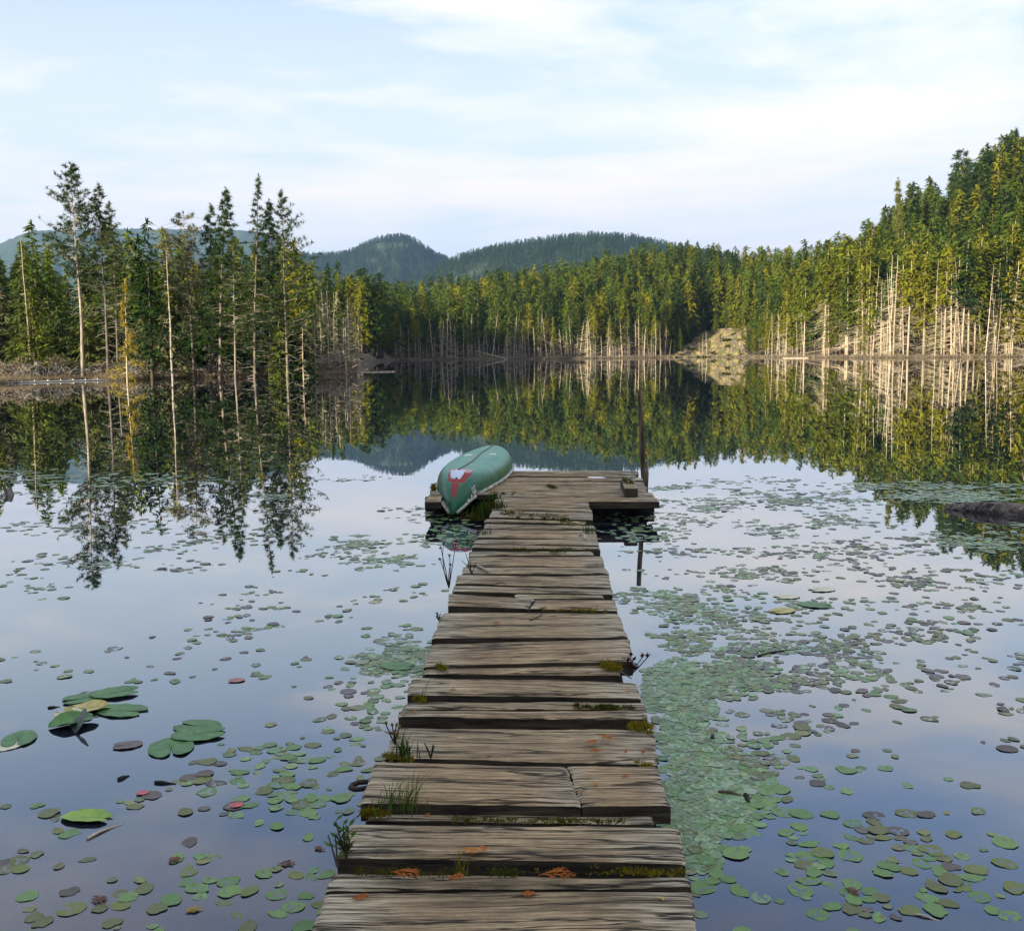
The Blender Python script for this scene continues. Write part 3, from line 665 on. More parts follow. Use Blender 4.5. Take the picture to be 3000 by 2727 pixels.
def shrub(label, px, py, w_, h_, seed, fol, group=None, n=260, back=1.5):
    rng = np.random.default_rng(seed); p0 = at(px, py); d = math.hypot(p0[0], p0[1]); s = d / F0; k = (d + back) / d
    x, y = p0[0] * k, p0[1] * k; wd_, ht = w_ * s, h_ * s
    u = unit(rng.normal(size=(n, 3))); u[:, 2] = np.abs(u[:, 2]); rr = rng.random(n) ** 0.4
    lump = 0.7 + 0.6 * vnoise(u[:, 0] * 2 + 9, u[:, 1] * 2 + u[:, 2] * 2 + 9, seed)
    pts = u * np.array([wd_ / 2, wd_ / 2 * 0.8, ht]) * (rr * lump)[:, None]
    b = MB(); b.tris(tuft_cloud(rng, pts, 4, 0.16, 0.055, (0, 0, 0.5)))
    for i in range(7):
        e = pts[rng.integers(n)]; b.tube(np.stack([e * np.array([0.1, 0.1, 0]), e * np.array([.5, .5, .6]), e]), [0.015, 0.01, 0.005], 3, cap=False)
    o = b.obj('shrub', fol); o.location = (x, y, float(ground_z(x, y)) - 0.03)
    return tag(o, label, 'shrub', group)
M_dry = foliage('dry_brush', [(0, (0.30, 0.24, 0.16)), (1, (0.38, 0.31, 0.21))], noise_scale=1.3)
for i in range(54):
    px = -40 + 740 * (i + rngL.random()) / 54; py = np.interp(px, [0, 165, 360, 700], [754, 749, 744, 736])
    shrub('low dark leafy shrub on the bank of the left point' if i % 3 == 0 else 'pale dry scrubby bush on the bank of the left point', px, py, 30 + 34 * rngL.random(), 14 + 22 * rngL.random(), 800 + i, G_bush if i % 3 == 0 else (G_gray if i % 3 == 1 else M_dry), 'low shrubs on the bank of the left point' if i % 3 == 0 else 'pale scrubby bushes on the bank of the left point', back=1.5 + 5 * rngL.random())
shrub('rusty orange bush at the water edge below the mossy pine', 193, 747, 26, 20, 850, G_yel, back=0.5)
shrub('yellowish clump of reeds leaning over the water on the point', 366, 744, 44, 16, 851, G_gray, back=0.3)
shrub('reddish brown bush at the foot of the dead tangle', 548, 739.5, 24, 14, 852, foliage('rusty_leaves', [(0, (0.28, 0.12, 0.04)), (1, (0.28, 0.12, 0.04))]), back=0.3)
def stump(label, px, py, w_, h_, mat_, seed, z=None, back=0.0, lean=0.0):
    rng = np.random.default_rng(seed); p0 = at(px, py); d = math.hypot(p0[0], p0[1]); s = d / F0; k = (d + back) / d
    x, y = p0[0] * k, p0[1] * k; r = w_ / 2 * s; h = h_ * s
    q = np.linspace(0, 1, 7); an = np.linspace(0, 2 * math.pi, 14, endpoint=False)
    R = r * (1.0 + 0.9 * (1 - q) ** 5)[:, None] * (0.8 + 0.45 * vnoise(np.cos(an) * 1.5 + 5, np.sin(an) * 1.5 + 5, seed))[None]
    Z = (q * h * 1.0)[:, None] + np.zeros((1, 14)); Z[-1] += h * 0.25 * (vnoise(an * 1.2, an * 0 + 2, seed) - 0.5)
    P = np.stack([R * np.cos(an)[None] + lean * (q * h)[:, None], R * np.sin(an)[None], Z - 0.1], -1)
    b = MB(); v = P.reshape(-1, 3); f = [(i * 14 + j, i * 14 + (j + 1) % 14, (i + 1) * 14 + (j + 1) % 14, (i + 1) * 14 + j) for i in range(6) for j in range(14)]
    v = np.concatenate([v, [[P[-1, :, 0].mean(), P[-1, :, 1].mean(), P[-1, :, 2].mean() - 0.15 * h]]]); f += [(84 + j, 84 + (j + 1) % 14, 98) for j in range(14)]
    b.add(v, f); o = b.obj('tree_stump', mat_); o.location = (x, y, z if z is not None else float(ground_z(x, y)))
    return tag(o, label, 'stump')
stump('grey weathered stump on the bank left of the tallest pine', 75, 751, 9, 27, B_deadgray, 1, back=1.5)
stump('paler cut stump close to the foot of the tallest pine', 113, 750, 10, 26, B_gray, 2, back=1.5)
stump('dark wet stump rising from the water at the left', 25, 974, 12, 26, B_gray, 3, z=0.0, lean=-0.35)
stump('small black stub among far lily pads on the left', 208, 966, 5, 11, B_dark, 4, z=0.0)
stump('rounded black stub among far lily pads, the thicker one', 270, 964, 12, 13, B_dark, 5, z=0.0)

# logs
def log(label, a, b_, ra, rb, mat_, seed, name='fallen_log', sides=10, z=(0.0, 0.0), n=16, rough=0.15, part=None):
    rng = np.random.default_rng(seed); A = np.array([*a, z[0]]); B = np.array([*b_, z[1]]); q = np.linspace(0, 1, n)
    L = np.linalg.norm(B - A); o3 = (A + B) / 2
    dirv = (B - A) / L; sd_ = np.cross(dirv, [0, 0, 1]); up_ = np.cross(sd_, dirv)
    an = np.linspace(0, 2 * math.pi, sides, endpoint=False)
    R = (ra + (rb - ra) * q)[:, None] * (1 - rough + 2 * rough * vnoise(q[:, None] * L * 2.5 / max(ra, rb) * 0.3 + 3, np.cos(an)[None] * 2 + np.sin(an)[None] * 2 + 7, seed))
    C = A[None] + (B - A)[None] * q[:, None] - o3
    P = C[:, None] + R[..., None] * (sd_[None, None] * np.cos(an)[None, :, None] + up_[None, None] * np.sin(an)[None, :, None])
    b = MB(); f = [(i * sides + j, i * sides + (j + 1) % sides, (i + 1) * sides + (j + 1) % sides, (i + 1) * sides + j) for i in range(n - 1) for j in range(sides)]
    f += [tuple(range(sides))[::-1], tuple((n - 1) * sides + j for j in range(sides))]
    b.add(P.reshape(-1, 3), f); o = b.obj(name, mat_, smooth_=True); o.location = o3
    return tag(o, label, 'log')
ml, t = mat('rough_log_bark'); tcx = t.n('ShaderNodeTexCoord')
nz = t.noise(t.scale(tcx.outputs['Object'], (1.0, 3.0, 3.0)), 5.0, 8, 0.7, 0.8)
cl = t.ramp(nz, [(0.38, (0.010, 0.008, 0.007)), (0.48, (0.16, 0.13, 0.11)), (0.58, (0.36, 0.30, 0.25)), (0.75, (0.55, 0.46, 0.32))])
finish(ml, t, principled(t, Base_Color=cl, Roughness=0.8, Normal=t.n('ShaderNodeBump', None, Strength=1.0, Distance=0.06, Height=nz)).outputs[0])
pa, pb = at(1862, 1001), at(2230, 1034)
log('half sunken rough barked log among lily pads at the right', (pa[0], pa[1]), (pb[0], pb[1]), 0.05, 0.24, ml, 3, name='floating_log', z=(0.01, -0.01), n=90, sides=28, rough=0.34)
pa, pb = at(-80, 757), at(205, 749.2)
bm, t = mat('pale_boom_wood'); finish(bm, t, principled(t, Base_Color=t.ramp(t.noise(None, 4, 5), [(0.3, (0.5, 0.47, 0.4)), (0.7, (0.8, 0.77, 0.7))]), Roughness=0.7).outputs[0])
bo = thing('floating_boom', 'long thin whitish floating boom along the left bank', 'boom', (pa[0], pa[1], 0.05)); v = np.array([pb[0] - pa[0], pb[1] - pa[1], 0])
b = MB(); b.tube(np.stack([v * q for q in np.linspace(0, 1, 10)]), 0.055, 8); b.obj('pole', bm, bo)
for q in np.linspace(0.22, 0.95, 9):
    b = MB(); b.tube(np.stack([v * q, v * q + [0, 0, 0.14]]), [0.03, 0.03], 6); b.obj('peg', bm, bo)
pa, pb = at_shore(935, 3), at_shore(998, 0.2)
log('long pale fallen trunk slanting into the water at the far middle shore', pa, pb, 0.10, 0.22, B_pale, 5, z=(3.2, 0.1))
pa, pb = at(703, 733.5), at(777, 732.0); log('thin pale log lying in the water off the tip of the point', (pa[0], pa[1]), (pb[0], pb[1]), 0.05, 0.09, B_pale, 6, z=(0.02, 0.02))
pa, pb = at(1541, 705.6), at(1592, 705.2); log('pale log floating at the right shore beside the clearing', (pa[0], pa[1]), (pb[0], pb[1]), 0.16, 0.25, B_pale, 7, z=(0.08, 0.08))
pa, pb = at_shore(1580, 4), at_shore(1665, 2.0); log('slim fallen trunk leaning through the dead trees on the right shore', pa, pb, 0.06, 0.10, B_pale, 8, z=(1.2, 3.2))
pa, pb = at_shore(600, 2), at(640, 744); 

# rocky clearing on the far shore
def outcrop():
    x0, y0 = at_shore(1405, 14); nx, ny = 110, 90
    A, D = np.meshgrid(np.linspace(0, 1, nx), np.linspace(-0.6, 44, ny), indexing='ij'); q = np.clip(D / 44, 0, 1)
    jag = (fbm(D * 0.35, D * 0 + 3, 4) - .47) * 26; left = 1306 + 100 * q ** 1.3 + jag; right = 1484 - 6 * q + jag[:, ::-1] * 0.5
    PX = left + (right - left) * A
    th = np.vectorize(azim)(PX[:, 0]) if False else np.interp(PX, np.linspace(1250, 1550, 40), [azim(v) for v in np.linspace(1250, 1550, 40)])
    R = r0_of(np.degrees(th)) + D; wx, wy = R * np.sin(th), R * np.cos(th)
    g = ground_z(wx, wy); e = smooth(np.minimum(A, 1 - A) / 0.14) * smooth((44.5 - D) / 7)
    prof = 13.5 * smooth(np.clip(D + 1, 0, 60) / 50) ** 0.9
    n1 = fbm(wx * 0.16, wy * 0.10, 5, 4); kk = (prof + n1 * 6.5) / 2.7; fr = kk - np.floor(kk); st = (np.floor(kk) + smooth((fr - 0.72) / 0.22)) * 2.7 - 2.6
    Z = 0.62 * prof + 0.38 * np.maximum(st, 0.1) + (fbm(wx * 0.7, wy * 0.7, 8, 5) - 0.45) * 1.7
    Z = np.maximum(Z, g * 0.6) * e + (g - 1.2) * (1 - e); Z = np.where(D < 0.2, np.minimum(Z, 0.5), Z)
    b = MB(); b.grid(np.stack([wx - x0, wy - y0, Z - 0.3], -1))
    m, t = mat('mossy_rock'); tc = t.n('ShaderNodeTexCoord'); ge = t.n('ShaderNodeNewGeometry')
    nz = t.noise(tc.outputs['Object'], 0.55, 8, 0.65); nz2 = t.noise(tc.outputs['Object'], 2.5, 6, 0.6)
    nzr = t.n('ShaderNodeSeparateXYZ', None, Vector=ge.outputs['Normal']).outputs[2]
    rock = t.ramp(nz2, [(0.38, (0.03, 0.026, 0.024)), (0.6, (0.20, 0.155, 0.13))])
    m4 = t.noise(tc.outputs['Object'], 0.35, 5, 0.6); moss = t.ramp(nz2, [(0.35, (0.09, 0.075, 0.018)), (0.65, (0.40, 0.31, 0.13))])
    f = t.math('ADD', t.math('MULTIPLY', nzr, 0.8), t.math('SUBTRACT', nz, 0.75))
    moss = t.mix(t.ramp(m4, [(0.46, 0.0), (0.56, 0.9)]), moss, (0.06, 0.075, 0.018, 1))
    fr_ = t.math('ADD', t.noise(t.scale(tc.outputs['Object'], (0.22, 0.22, 0.9)), 1.0, 6, 0.65), t.math('MULTIPLY', nzr, 0.10)); c_ = t.mix(t.ramp(fr_, [(0.50, 0.0), (0.56, 1.0)]), rock, moss)
    finish(m, t, principled(t, Base_Color=c_, Roughness=0.95, Normal=t.n('ShaderNodeBump', None, Strength=1.0, Distance=0.4, Height=nz2)).outputs[0])
    o = b.obj('rock_outcrop', m); o.location = (x0, y0, 0.3)
    tag(o, 'stepped rocky outcrop with yellow moss in the clearing on the far shore', 'rock')
outcrop()
from mathutils.bvhtree import BVHTree
_oc = bpy.data.objects['rock_outcrop']; _bv = BVHTree.FromPolygons([tuple(v.co + _oc.location) for v in _oc.data.vertices], [tuple(p.vertices) for p in _oc.data.polygons])
def rock_z(x, y):
    h = _bv.ray_cast(Vector((x, y, 60)), Vector((0, 0, -1)))[0]
    return max(float(ground_z(x, y)), h.z if h else -9)
for i, (px, d, h, w_) in enumerate(((1328, 4, 6, 1.3), (1340, 9, 9, 1.2), (1352, 16, 10, 1.2), (1366, 24, 11, 1.2), (1385, 29, 11, 1.3), (1408, 30, 9, 1.4), (1428, 33, 12, 1.2), (1447, 29, 9, 1.3), (1462, 22, 9, 1.4), (1472, 13, 8, 1.5), (1478, 5, 7, 1.4), (1436, 14, 2.6, 2.0), (1394, 4, 3.2, 2.0), (1374, 10, 2.6, 2.0), (1418, 21, 3.5, 1.8), (1490, 3, 9, 1.3), (1456, 6, 2.4, 2.2), (1348, 24, 14, 1.2))):
    x, y = at_shore(px, d); tr = place_tree('conifer_tree', CON[i % 10], ('trunk', 'crown'), x, y, h, 24, 'small conifer rooted among the mossy rocks of the clearing', 'small conifers on the rocky clearing', wide=w_); tr.location.z = rock_z(x, y) - 0.15
for i in range(16):
    px = 1335 + 140 * rngL.random(); d = 2 + 34 * rngL.random(); x, y = at_shore(px, d); rng = np.random.default_rng(950 + i); s_ = 0.7 + 0.9 * rng.random()
    u = unit(rng.normal(size=(120, 3))); u[:, 2] = np.abs(u[:, 2]); b = MB(); b.tris(tuft_cloud(rng, u * np.array([1.2, 1.0, 0.8]) * s_ * (rng.random(120) ** .4)[:, None], 4, 0.45, 0.16, (0, 0, 0.5)))
    o = b.obj('shrub', G_bush); o.location = (x, y, rock_z(x, y) - 0.15); tag(o, 'dark low shrub growing in a crack of the rocky clearing', 'shrub', 'shrubs on the rocky clearing')
for px, d, h in ((1383, 3, 9), (1377, 4, 6), (1400, 12, 4), (1440, 8, 4)):
    x, y = at_shore(px, d); tr = place_tree('dead_tree', SNAG[int(px) % 6], ('trunk', 'dead_crown'), x, y, h, 16, 'thin bleached snag standing on the mossy rocks of the clearing', 'snags on the rocky clearing', 0.02); tr.location.z = rock_z(x, y) - 0.1
for i in range(22):
    px = 1322 + 160 * (i + rngL.random()) / 22; x, y = at_shore(px, 0.3 + 1.2 * rngL.random()); rng = np.random.default_rng(900 + i)
    u, v = np.meshgrid(np.linspace(0, math.pi, 8), np.linspace(0, 2 * math.pi, 12, endpoint=False), indexing='ij')
    d = np.stack([np.sin(u) * np.cos(v), np.sin(u) * np.sin(v), np.cos(u)], -1); k = 0.65 + 0.7 * vnoise(d[..., 0] * 1.6 + 5 + i, d[..., 1] * 1.6 + d[..., 2] * 2 + 5, i)
    P = d * k[..., None] * np.array([1.0, 0.9, 0.7]) * (0.35 + 0.8 * rng.random())
    b = MB(); f = [(a * 12 + c, a * 12 + (c + 1) % 12, (a + 1) * 12 + (c + 1) % 12, (a + 1) * 12 + c) for a in range(7) for c in range(12)]
    b.add(P.reshape(-1, 3), f); o = b.obj('boulder', bpy.data.materials['mossy_rock']); o.location = (x, y, 0.15)
    tag(o, 'small grey boulder at the water edge below the rocky clearing', 'rock', 'boulders along the foot of the rocky clearing')
# shoreline scrub of the far shore
def scrub():
    rng = np.random.default_rng(55); b = MB(); base = []
    for i in range(900):
        px = 770 + 1440 * rng.random(); x, y = at_shore(px, 0.2 + 3 * rng.random() ** 1.5); z = float(ground_z(x, y))
        base.append(np.array([x, y, z])[None] + rng.normal(size=(9, 3)) * np.array([0.5, 0.3, 0.08]))
    base = np.concatenate(base); dr = unit(rng.normal(size=base.shape) * 0.6 + np.array([0, 0, 0.9]))
    b.tris(spikes(rng, base, dr, 0.35 + 0.7 * rng.random(len(base)), 0.10))
    base = []
    for i in range(5200):
        px = -250 + 960 * rng.random(); py = np.interp(px, SX_, SY_); p = at(px, py); d = math.hypot(p[0], p[1]); k = (d + 0.05 + 5.0 * rng.random() ** 1.8) / d
        x, y = p[0] * k, p[1] * k; base.append(np.array([x, y, float(ground_z(x, y))])[None] + rng.normal(size=(7, 3)) * np.array([0.12, 0.10, 0.02]))
    base = np.concatenate(base); dr = unit(rng.normal(size=base.shape) * 0.7 + np.array([0, 0, 0.8]))
    b.tris(spikes(rng, base, dr, 0.12 + 0.38 * rng.random(len(base)), 0.024))
    m = foliage('dry_bank_grass', [(0, (0.25, 0.205, 0.14)), (1, (0.25, 0.205, 0.14))], noise_scale=1.3)
    tag(b.obj('bank_grass', m), kind='stuff')
SX_ = [q[0] for q in SHORE_PX]; SY_ = [q[1] for q in SHORE_PX]
scrub()
# ---------------------------------------------------------------- dock
DECK = 0.22
def wood(name, tint=(1, 1, 1), val=1.0):
    m, t = mat(name); tc = t.n('ShaderNodeTexCoord'); oi = t.n('ShaderNodeObjectInfo')
    off = t.n('ShaderNodeCombineXYZ', None, X=t.math('MULTIPLY', oi.outputs['Random'], 37.0), Y=t.math('MULTIPLY', oi.outputs['Random'], 91.0), Z=t.math('MULTIPLY', oi.outputs['Random'], 53.0)).outputs[0]
    p = t.n('ShaderNodeVectorMath', {'operation': 'ADD'}, i0=tc.outputs['Object'], i1=off).outputs[0]
    warp = t.n('ShaderNodeTexNoise', None, Vector=p, Scale=1.6, Detail=3.0)
    p2 = t.n('ShaderNodeVectorMath', {'operation': 'ADD'}, i0=p, i1=t.n('ShaderNodeVectorMath', {'operation': 'SCALE'}, i0=warp.outputs['Color'], Scale=0.05).outputs[0]).outputs[0]
    grain = t.noise(t.scale(p2, (3.6, 78, 78)), 1.0, 6, 0.66)            # long fibres
    fine = t.noise(t.scale(p2, (16, 190, 190)), 1.0, 4, 0.65)
    wear = t.noise(t.scale(p, (1.6, 5, 5)), 1.0, 6, 0.6)
    blot = t.noise(t.scale(p, (11, 30, 30)), 1.0, 8, 0.78)
    crack = t.ramp(t.math('ABSOLUTE', t.math('SUBTRACT', t.noise(t.scale(p2, (0.8, 17, 17), (5, 3, 1)), 1.0, 4, 0.55), 0.5)), [(0.0, 0.0), (0.009, 0.15), (0.022, 1.0)])
    base = t.ramp(t.math('ADD', t.math('MULTIPLY', grain, 0.7), t.math('MULTIPLY', fine, 0.3)), [(0.26, (0.035, 0.026, 0.017)), (0.40, (0.17, 0.135, 0.09)), (0.52, (0.33, 0.26, 0.175)), (0.68, (0.66, 0.55, 0.38))])
    c = t.mix(1.0, base, t.ramp(wear, [(0.3, (0.55, 0.52, 0.47)), (0.5, (1.0, 0.97, 0.92)), (0.72, (1.5, 1.5, 1.45))]), 'MULTIPLY')
    c = t.mix(t.ramp(blot, [(0.54, 0.0), (0.70, 0.6)]), c, (0.035, 0.030, 0.022, 1))
    # silvered, weather-bleached ends of each plank
    sx = t.n('ShaderNodeSeparateXYZ', None, Vector=t.n('ShaderNodeTexCoord').outputs['Generated'])
    e = t.math('ABSOLUTE', t.math('SUBTRACT', sx.outputs[0], 0.5))
    ends = t.ramp(t.math('ADD', e, t.math('MULTIPLY', t.math('SUBTRACT', grain, 0.5), 0.5)), [(0.26, 0.0), (0.46, 1.0)])
    c = t.mix(t.math('MULTIPLY', ends, 0.62), c, t.mix(1.0, t.ramp(grain, [(0.40, (0.035, 0.03, 0.024)), (0.52, (0.44, 0.42, 0.36)), (0.66, (0.74, 0.72, 0.64))]), (1, 1, 1, 1), 'MULTIPLY'))
    c = t.mix(1.0, c, t.mix(t.n('ShaderNodeMath', {'operation': 'SUBTRACT', 'use_clamp': True}, i0=1.0, i1=crack).outputs[0], (1, 1, 1, 1), (0.05, 0.04, 0.03, 1)), 'MULTIPLY')
    c = t.mix(1.0, c, (*[x * val for x in tint], 1), 'MULTIPLY')
    hgt = t.math('ADD', t.math('ADD', t.math('MULTIPLY', grain, 1.0), t.math('MULTIPLY', fine, 0.3)), t.math('MULTIPLY', crack, 0.9))
    bp = t.n('ShaderNodeBump', None, Strength=1.0, Distance=0.018, Height=hgt)
    return finish(m, t, principled(t, Base_Color=c, Roughness=0.88, Normal=bp).outputs[0])
M_wood = wood('weathered_planks', (1.07, 1.0, 0.88), 1.12); M_wood2 = wood('greyer_planks', (1.02, 1.0, 0.92), 1.15); M_wood3 = wood('browner_planks', (1.10, 0.99, 0.84), 1.05)
M_side, t = mat('dark_plank_side'); tcx = t.n('ShaderNodeTexCoord'); nz = t.noise(t.scale(tcx.outputs['Object'], (4, 40, 40)), 1.0, 5, 0.6)  # side faces coloured dark so the plank gaps read strongly
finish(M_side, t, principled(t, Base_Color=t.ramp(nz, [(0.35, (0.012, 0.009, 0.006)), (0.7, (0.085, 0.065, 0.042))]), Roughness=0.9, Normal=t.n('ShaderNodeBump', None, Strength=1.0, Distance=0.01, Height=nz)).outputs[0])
dock = thing('dock', 'narrow old wooden dock of uneven weathered planks ending in a wide platform', 'dock', (0, 0, 0))
def plank(corners, z, thick, seed, material, name='plank', nu=90, nv=15, edge=0.007, gr=0.0035, parent=None, label=None):
    """corners: far-left, far-right, near-right, near-left (x, y)"""
    rng = np.random.default_rng(seed); FL, FR, NR, NL = [np.array(c[:2], float) for c in corners]
    o = (FL + FR + NR + NL) / 4; ax = (FR + NR) / 2 - (FL + NL) / 2; ang = math.atan2(ax[1], ax[0]); L = np.linalg.norm(ax)
    ca, sa = math.cos(-ang), math.sin(-ang); loc = lambda p: np.array([ca * (p - o)[0] - sa * (p - o)[1], sa * (p - o)[0] + ca * (p - o)[1]])
    fl, fr, nr, nl = loc(FL), loc(FR), loc(NR), loc(NL)
    u = np.linspace(0, 1, nu); v = np.linspace(0, 1, nv) ; v = 0.5 - 0.5 * np.cos(v * math.pi) * 0.35 - (0.5 - v) * 0.65 * -1 if False else v
    farE = fl[None] * (1 - u)[:, None] + fr[None] * u[:, None]; nearE = nl[None] * (1 - u)[:, None] + nr[None] * u[:, None]
    wob = lambda s: (fbm(u * L * 3.0, 0 * u + s, seed) - 0.47) * 2 * edge * 2.2 + (fbm(u * L * 22, 0 * u + s, seed + 3) - 0.47) * edge * 0.9
    farE[:, 1] += wob(1.3); nearE[:, 1] += wob(7.7)
    P = farE[:, None] * (1 - v)[None, :, None] + nearE[:, None] * v[None, :, None]
    endw = (fbm(v * 6, 0 * v + 2, seed + 9) - 0.47) * 0.022; endw2 = (fbm(v * 6, 0 * v + 5, seed + 10) - 0.47) * 0.022
    P[:, :, 0] += (1 - u)[:, None] ** 12 * endw[None] + u[:, None] ** 12 * endw2[None]
    wdt = np.linalg.norm(nearE[nu // 2] - farE[nu // 2])
    ridge = (fbm(P[..., 0] * 1.3, P[..., 1] * 55, seed + 20, 3) - 0.44) * 2 * gr + (fbm(P[..., 0] * 2.2, P[..., 1] * 9, seed + 21, 2) - 0.37) * gr * 2.0
    rim = np.exp(-np.minimum(v, 1 - v) * wdt / 0.006)[None] * 0.008 + np.exp(-np.minimum(u, 1 - u) * L / 0.008)[:, None] * 0.005
    cup = (fbm(u * L * 1.2, 0 * u, seed + 5) - 0.47)[:, None] * 0.008
    Z = ridge - rim + cup
    T = np.concatenate([P, Z[..., None]], -1)
    b = MB(); b.grid(T[:, ::-1])
    # sides and ends
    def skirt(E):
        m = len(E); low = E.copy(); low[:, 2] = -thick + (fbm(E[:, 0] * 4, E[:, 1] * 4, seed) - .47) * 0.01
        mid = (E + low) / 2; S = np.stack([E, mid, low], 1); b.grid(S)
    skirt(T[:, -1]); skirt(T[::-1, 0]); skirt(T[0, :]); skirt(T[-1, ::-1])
    ntop = (nu - 1) * (nv - 1)
    ob = b.obj(name, material, parent or dock, True); ob.location = (o[0], o[1], z); ob.rotation_euler = (float(rng.normal() * 0.003), float(rng.normal() * 0.003), ang)
    m_ = ob.data; m_.polygons.foreach_set('use_smooth', [i < (nu - 1) * (nv - 1) for i in range(len(m_.polygons))])
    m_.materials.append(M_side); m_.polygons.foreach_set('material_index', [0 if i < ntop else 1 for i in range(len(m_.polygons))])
    if label: ob['label'] = label
    return ob
# measured in the photograph: far-left, far-right, near-right, near-left; height offset, thickness
PL = [
 ((639, 1753), (1363, 1747), (1378, 1925), (586, 1925), 0.010, 0.085, 0),
 ((657, 1719), (1351, 1724), (1363, 1744), (640, 1751), -0.018, 0.06, 1),
 ((691, 1619), (1338, 1624), (1349, 1702), (665, 1689), 0.004, 0.07, 0),
 ((738, 1601), (1284, 1602), (1288, 1619), (722, 1615), -0.020, 0.05, 1),
 ((739, 1496), (1113, 1506), (1143, 1583), (712, 1578), 0.014, 0.075, 2),
 ((1116, 1507), (1294, 1504), (1320, 1584), (1146, 1583), 0.010, 0.075, 2),
 ((781, 1431), (1285, 1432), (1297, 1502), (756, 1491), 0.0, 0.06, 0),
 ((787, 1398), (1271, 1394), (1275, 1418), (783, 1413), 0.0, 0.07, 0),
 ((801, 1381), (1270, 1379), (1271, 1392), (794, 1396), 0.004, 0.06, 1),
 ((813, 1332), (1253, 1340), (1262, 1372), (801, 1366), 0.012, 0.07, 0),
 ((836, 1314), (1221, 1308), (1221, 1330), (832, 1325), -0.008, 0.05, 2),
 ((851, 1264), (1238, 1255), (1245, 1302), (834, 1311), 0.006, 0.08, 2),
 ((874, 1203), (1217, 1204), (1235, 1253), (851, 1255), 0.008, 0.06, 0),
 ((884, 1166), (1053, 1178), (1041, 1196), (882, 1192), 0.008, 0.07, 0),
 ((1057, 1178), (1209, 1178), (1215, 1201), (1044, 1197), 0.0, 0.07, 2),
 ((1015, 1168), (1187, 1170), (1188, 1177), (1015, 1176), -0.006, 0.05, 1),
 ((895, 1152), (1204, 1158), (1205, 1168), (892, 1163), -0.004, 0.06, 1),
 ((902, 1131), (1199, 1131), (1203, 1156), (897, 1149), 0.006, 0.06, 0),
 ((913, 1115), (1191, 1116), (1199, 1129.5), (909, 1128), 0.002, 0.06, 1),
 ((925, 1096), (1185, 1093), (1190, 1114.5), (918, 1113), 0.008, 0.06, 2),
 ((925, 1084), (1166, 1084.5), (1167, 1091), (923, 1093), -0.006, 0.05, 1),
 ((932, 1070.5), (1178, 1076), (1181, 1083), (929, 1078), 0.0, 0.06, 0),
 ((938, 1060), (1176, 1060.5), (1179, 1074.5), (931, 1069), 0.004, 0.06, 1),
 ((950, 1041), (1172, 1042), (1176, 1059.5), (940, 1058), 0.006, 0.06, 2),
 ((955, 1030), (1170, 1033.5), (1172, 1041), (952, 1039), 0.002, 0.06, 1),
 ((957, 1020), (1154, 1026), (1154, 1032), (954, 1028), -0.006, 0.05, 0),
 ((969, 1004), (1166, 1009), (1167, 1024), (963, 1018), 0.006, 0.06, 1),
 ((972, 996), (1164, 1001), (1166, 1008), (969, 1003), 0.0, 0.06, 0),
 ((975, 986.5), (1158, 987), (1161, 999), (972, 994.5), 0.004, 0.06, 2)]
WM = [M_wood, M_wood2, M_wood3]
for i, (a, b_, c_, d_, dz, th_, mi) in enumerate(PL):
    z = DECK + dz * 1.35; gp = [0, 3, 5, 3, 4, 2, 1, 5, 2, 2, 3, 3, 2, 2][i] if i < 14 else 0.6 + (i * 7 % 4) * 0.6
    c_ = (c_[0], c_[1] - gp); d_ = (d_[0], d_[1] - gp)
    plank([at(*q, z) for q in (a, b_, c_, d_)], z, th_, 40 + i, WM[mi], nu=110 if i < 8 else 70, nv=17 if i < 8 else 11, gr=0.004 if i < 8 else 0.003)
# the walkway carries on under and behind the photographer to the near bank
e0, e1 = at(586, 1925, DECK), at(1378, 1925, DECK); yk = float(e0[1]) - 0.02
for i in range(22):
    w_ = 0.16 + 0.1 * rngL.random(); x0, x1 = float(e0[0]) - 0.02 + 0.05 * rngL.normal(), float(e1[0]) - 0.02 + 0.05 * rngL.normal(); sh = -0.045 * (float(e0[1]) - yk)
    plank([(x0 + sh, yk), (x1 + sh, yk), (x1 + sh, yk - w_), (x0 + sh, yk - w_)], DECK + 0.006 * rngL.normal(), 0.06, 120 + i, WM[i % 3], nu=30, nv=7)
    yk -= w_ + 0.015
# platform at the end
ys = [926, 930.5, 934.2, 937.6, 941.2, 946.2, 950.4, 954.2, 960.5, 967.2, 973.0, 978.2, 986.8]
def plx(y): k = (y - 926) / (987 - 926.0); return 880 - 45 * k, 1252.5 + 40.5 * k
for i in range(12):
    y0_, y1_ = ys[i] + 0.25, ys[i + 1] - 0.35; (xa, xb), (xc, xd) = plx(y0_), plx(y1_); j = rngL.normal(size=2) * 3
    z = DECK + 0.004 * rngL.normal()
    for (la, lb) in (((xa + j[0], xb + j[1]),) if i < 10 else ((xa, 869), (974 + 4 * (11 - i), xb + j[1]))):
        plank([at(la, y0_, z), at(lb, y0_, z), at(lb + (xd - xb) * (lb > 1100), y1_, z), at(la + (xc - xa) * (la < 880), y1_, z)], z, 0.06 if i < 11 else 0.075, 160 + i + int(la), WM[[1, 0, 2][i % 3]], nu=90, nv=7, edge=0.010, gr=0.004)
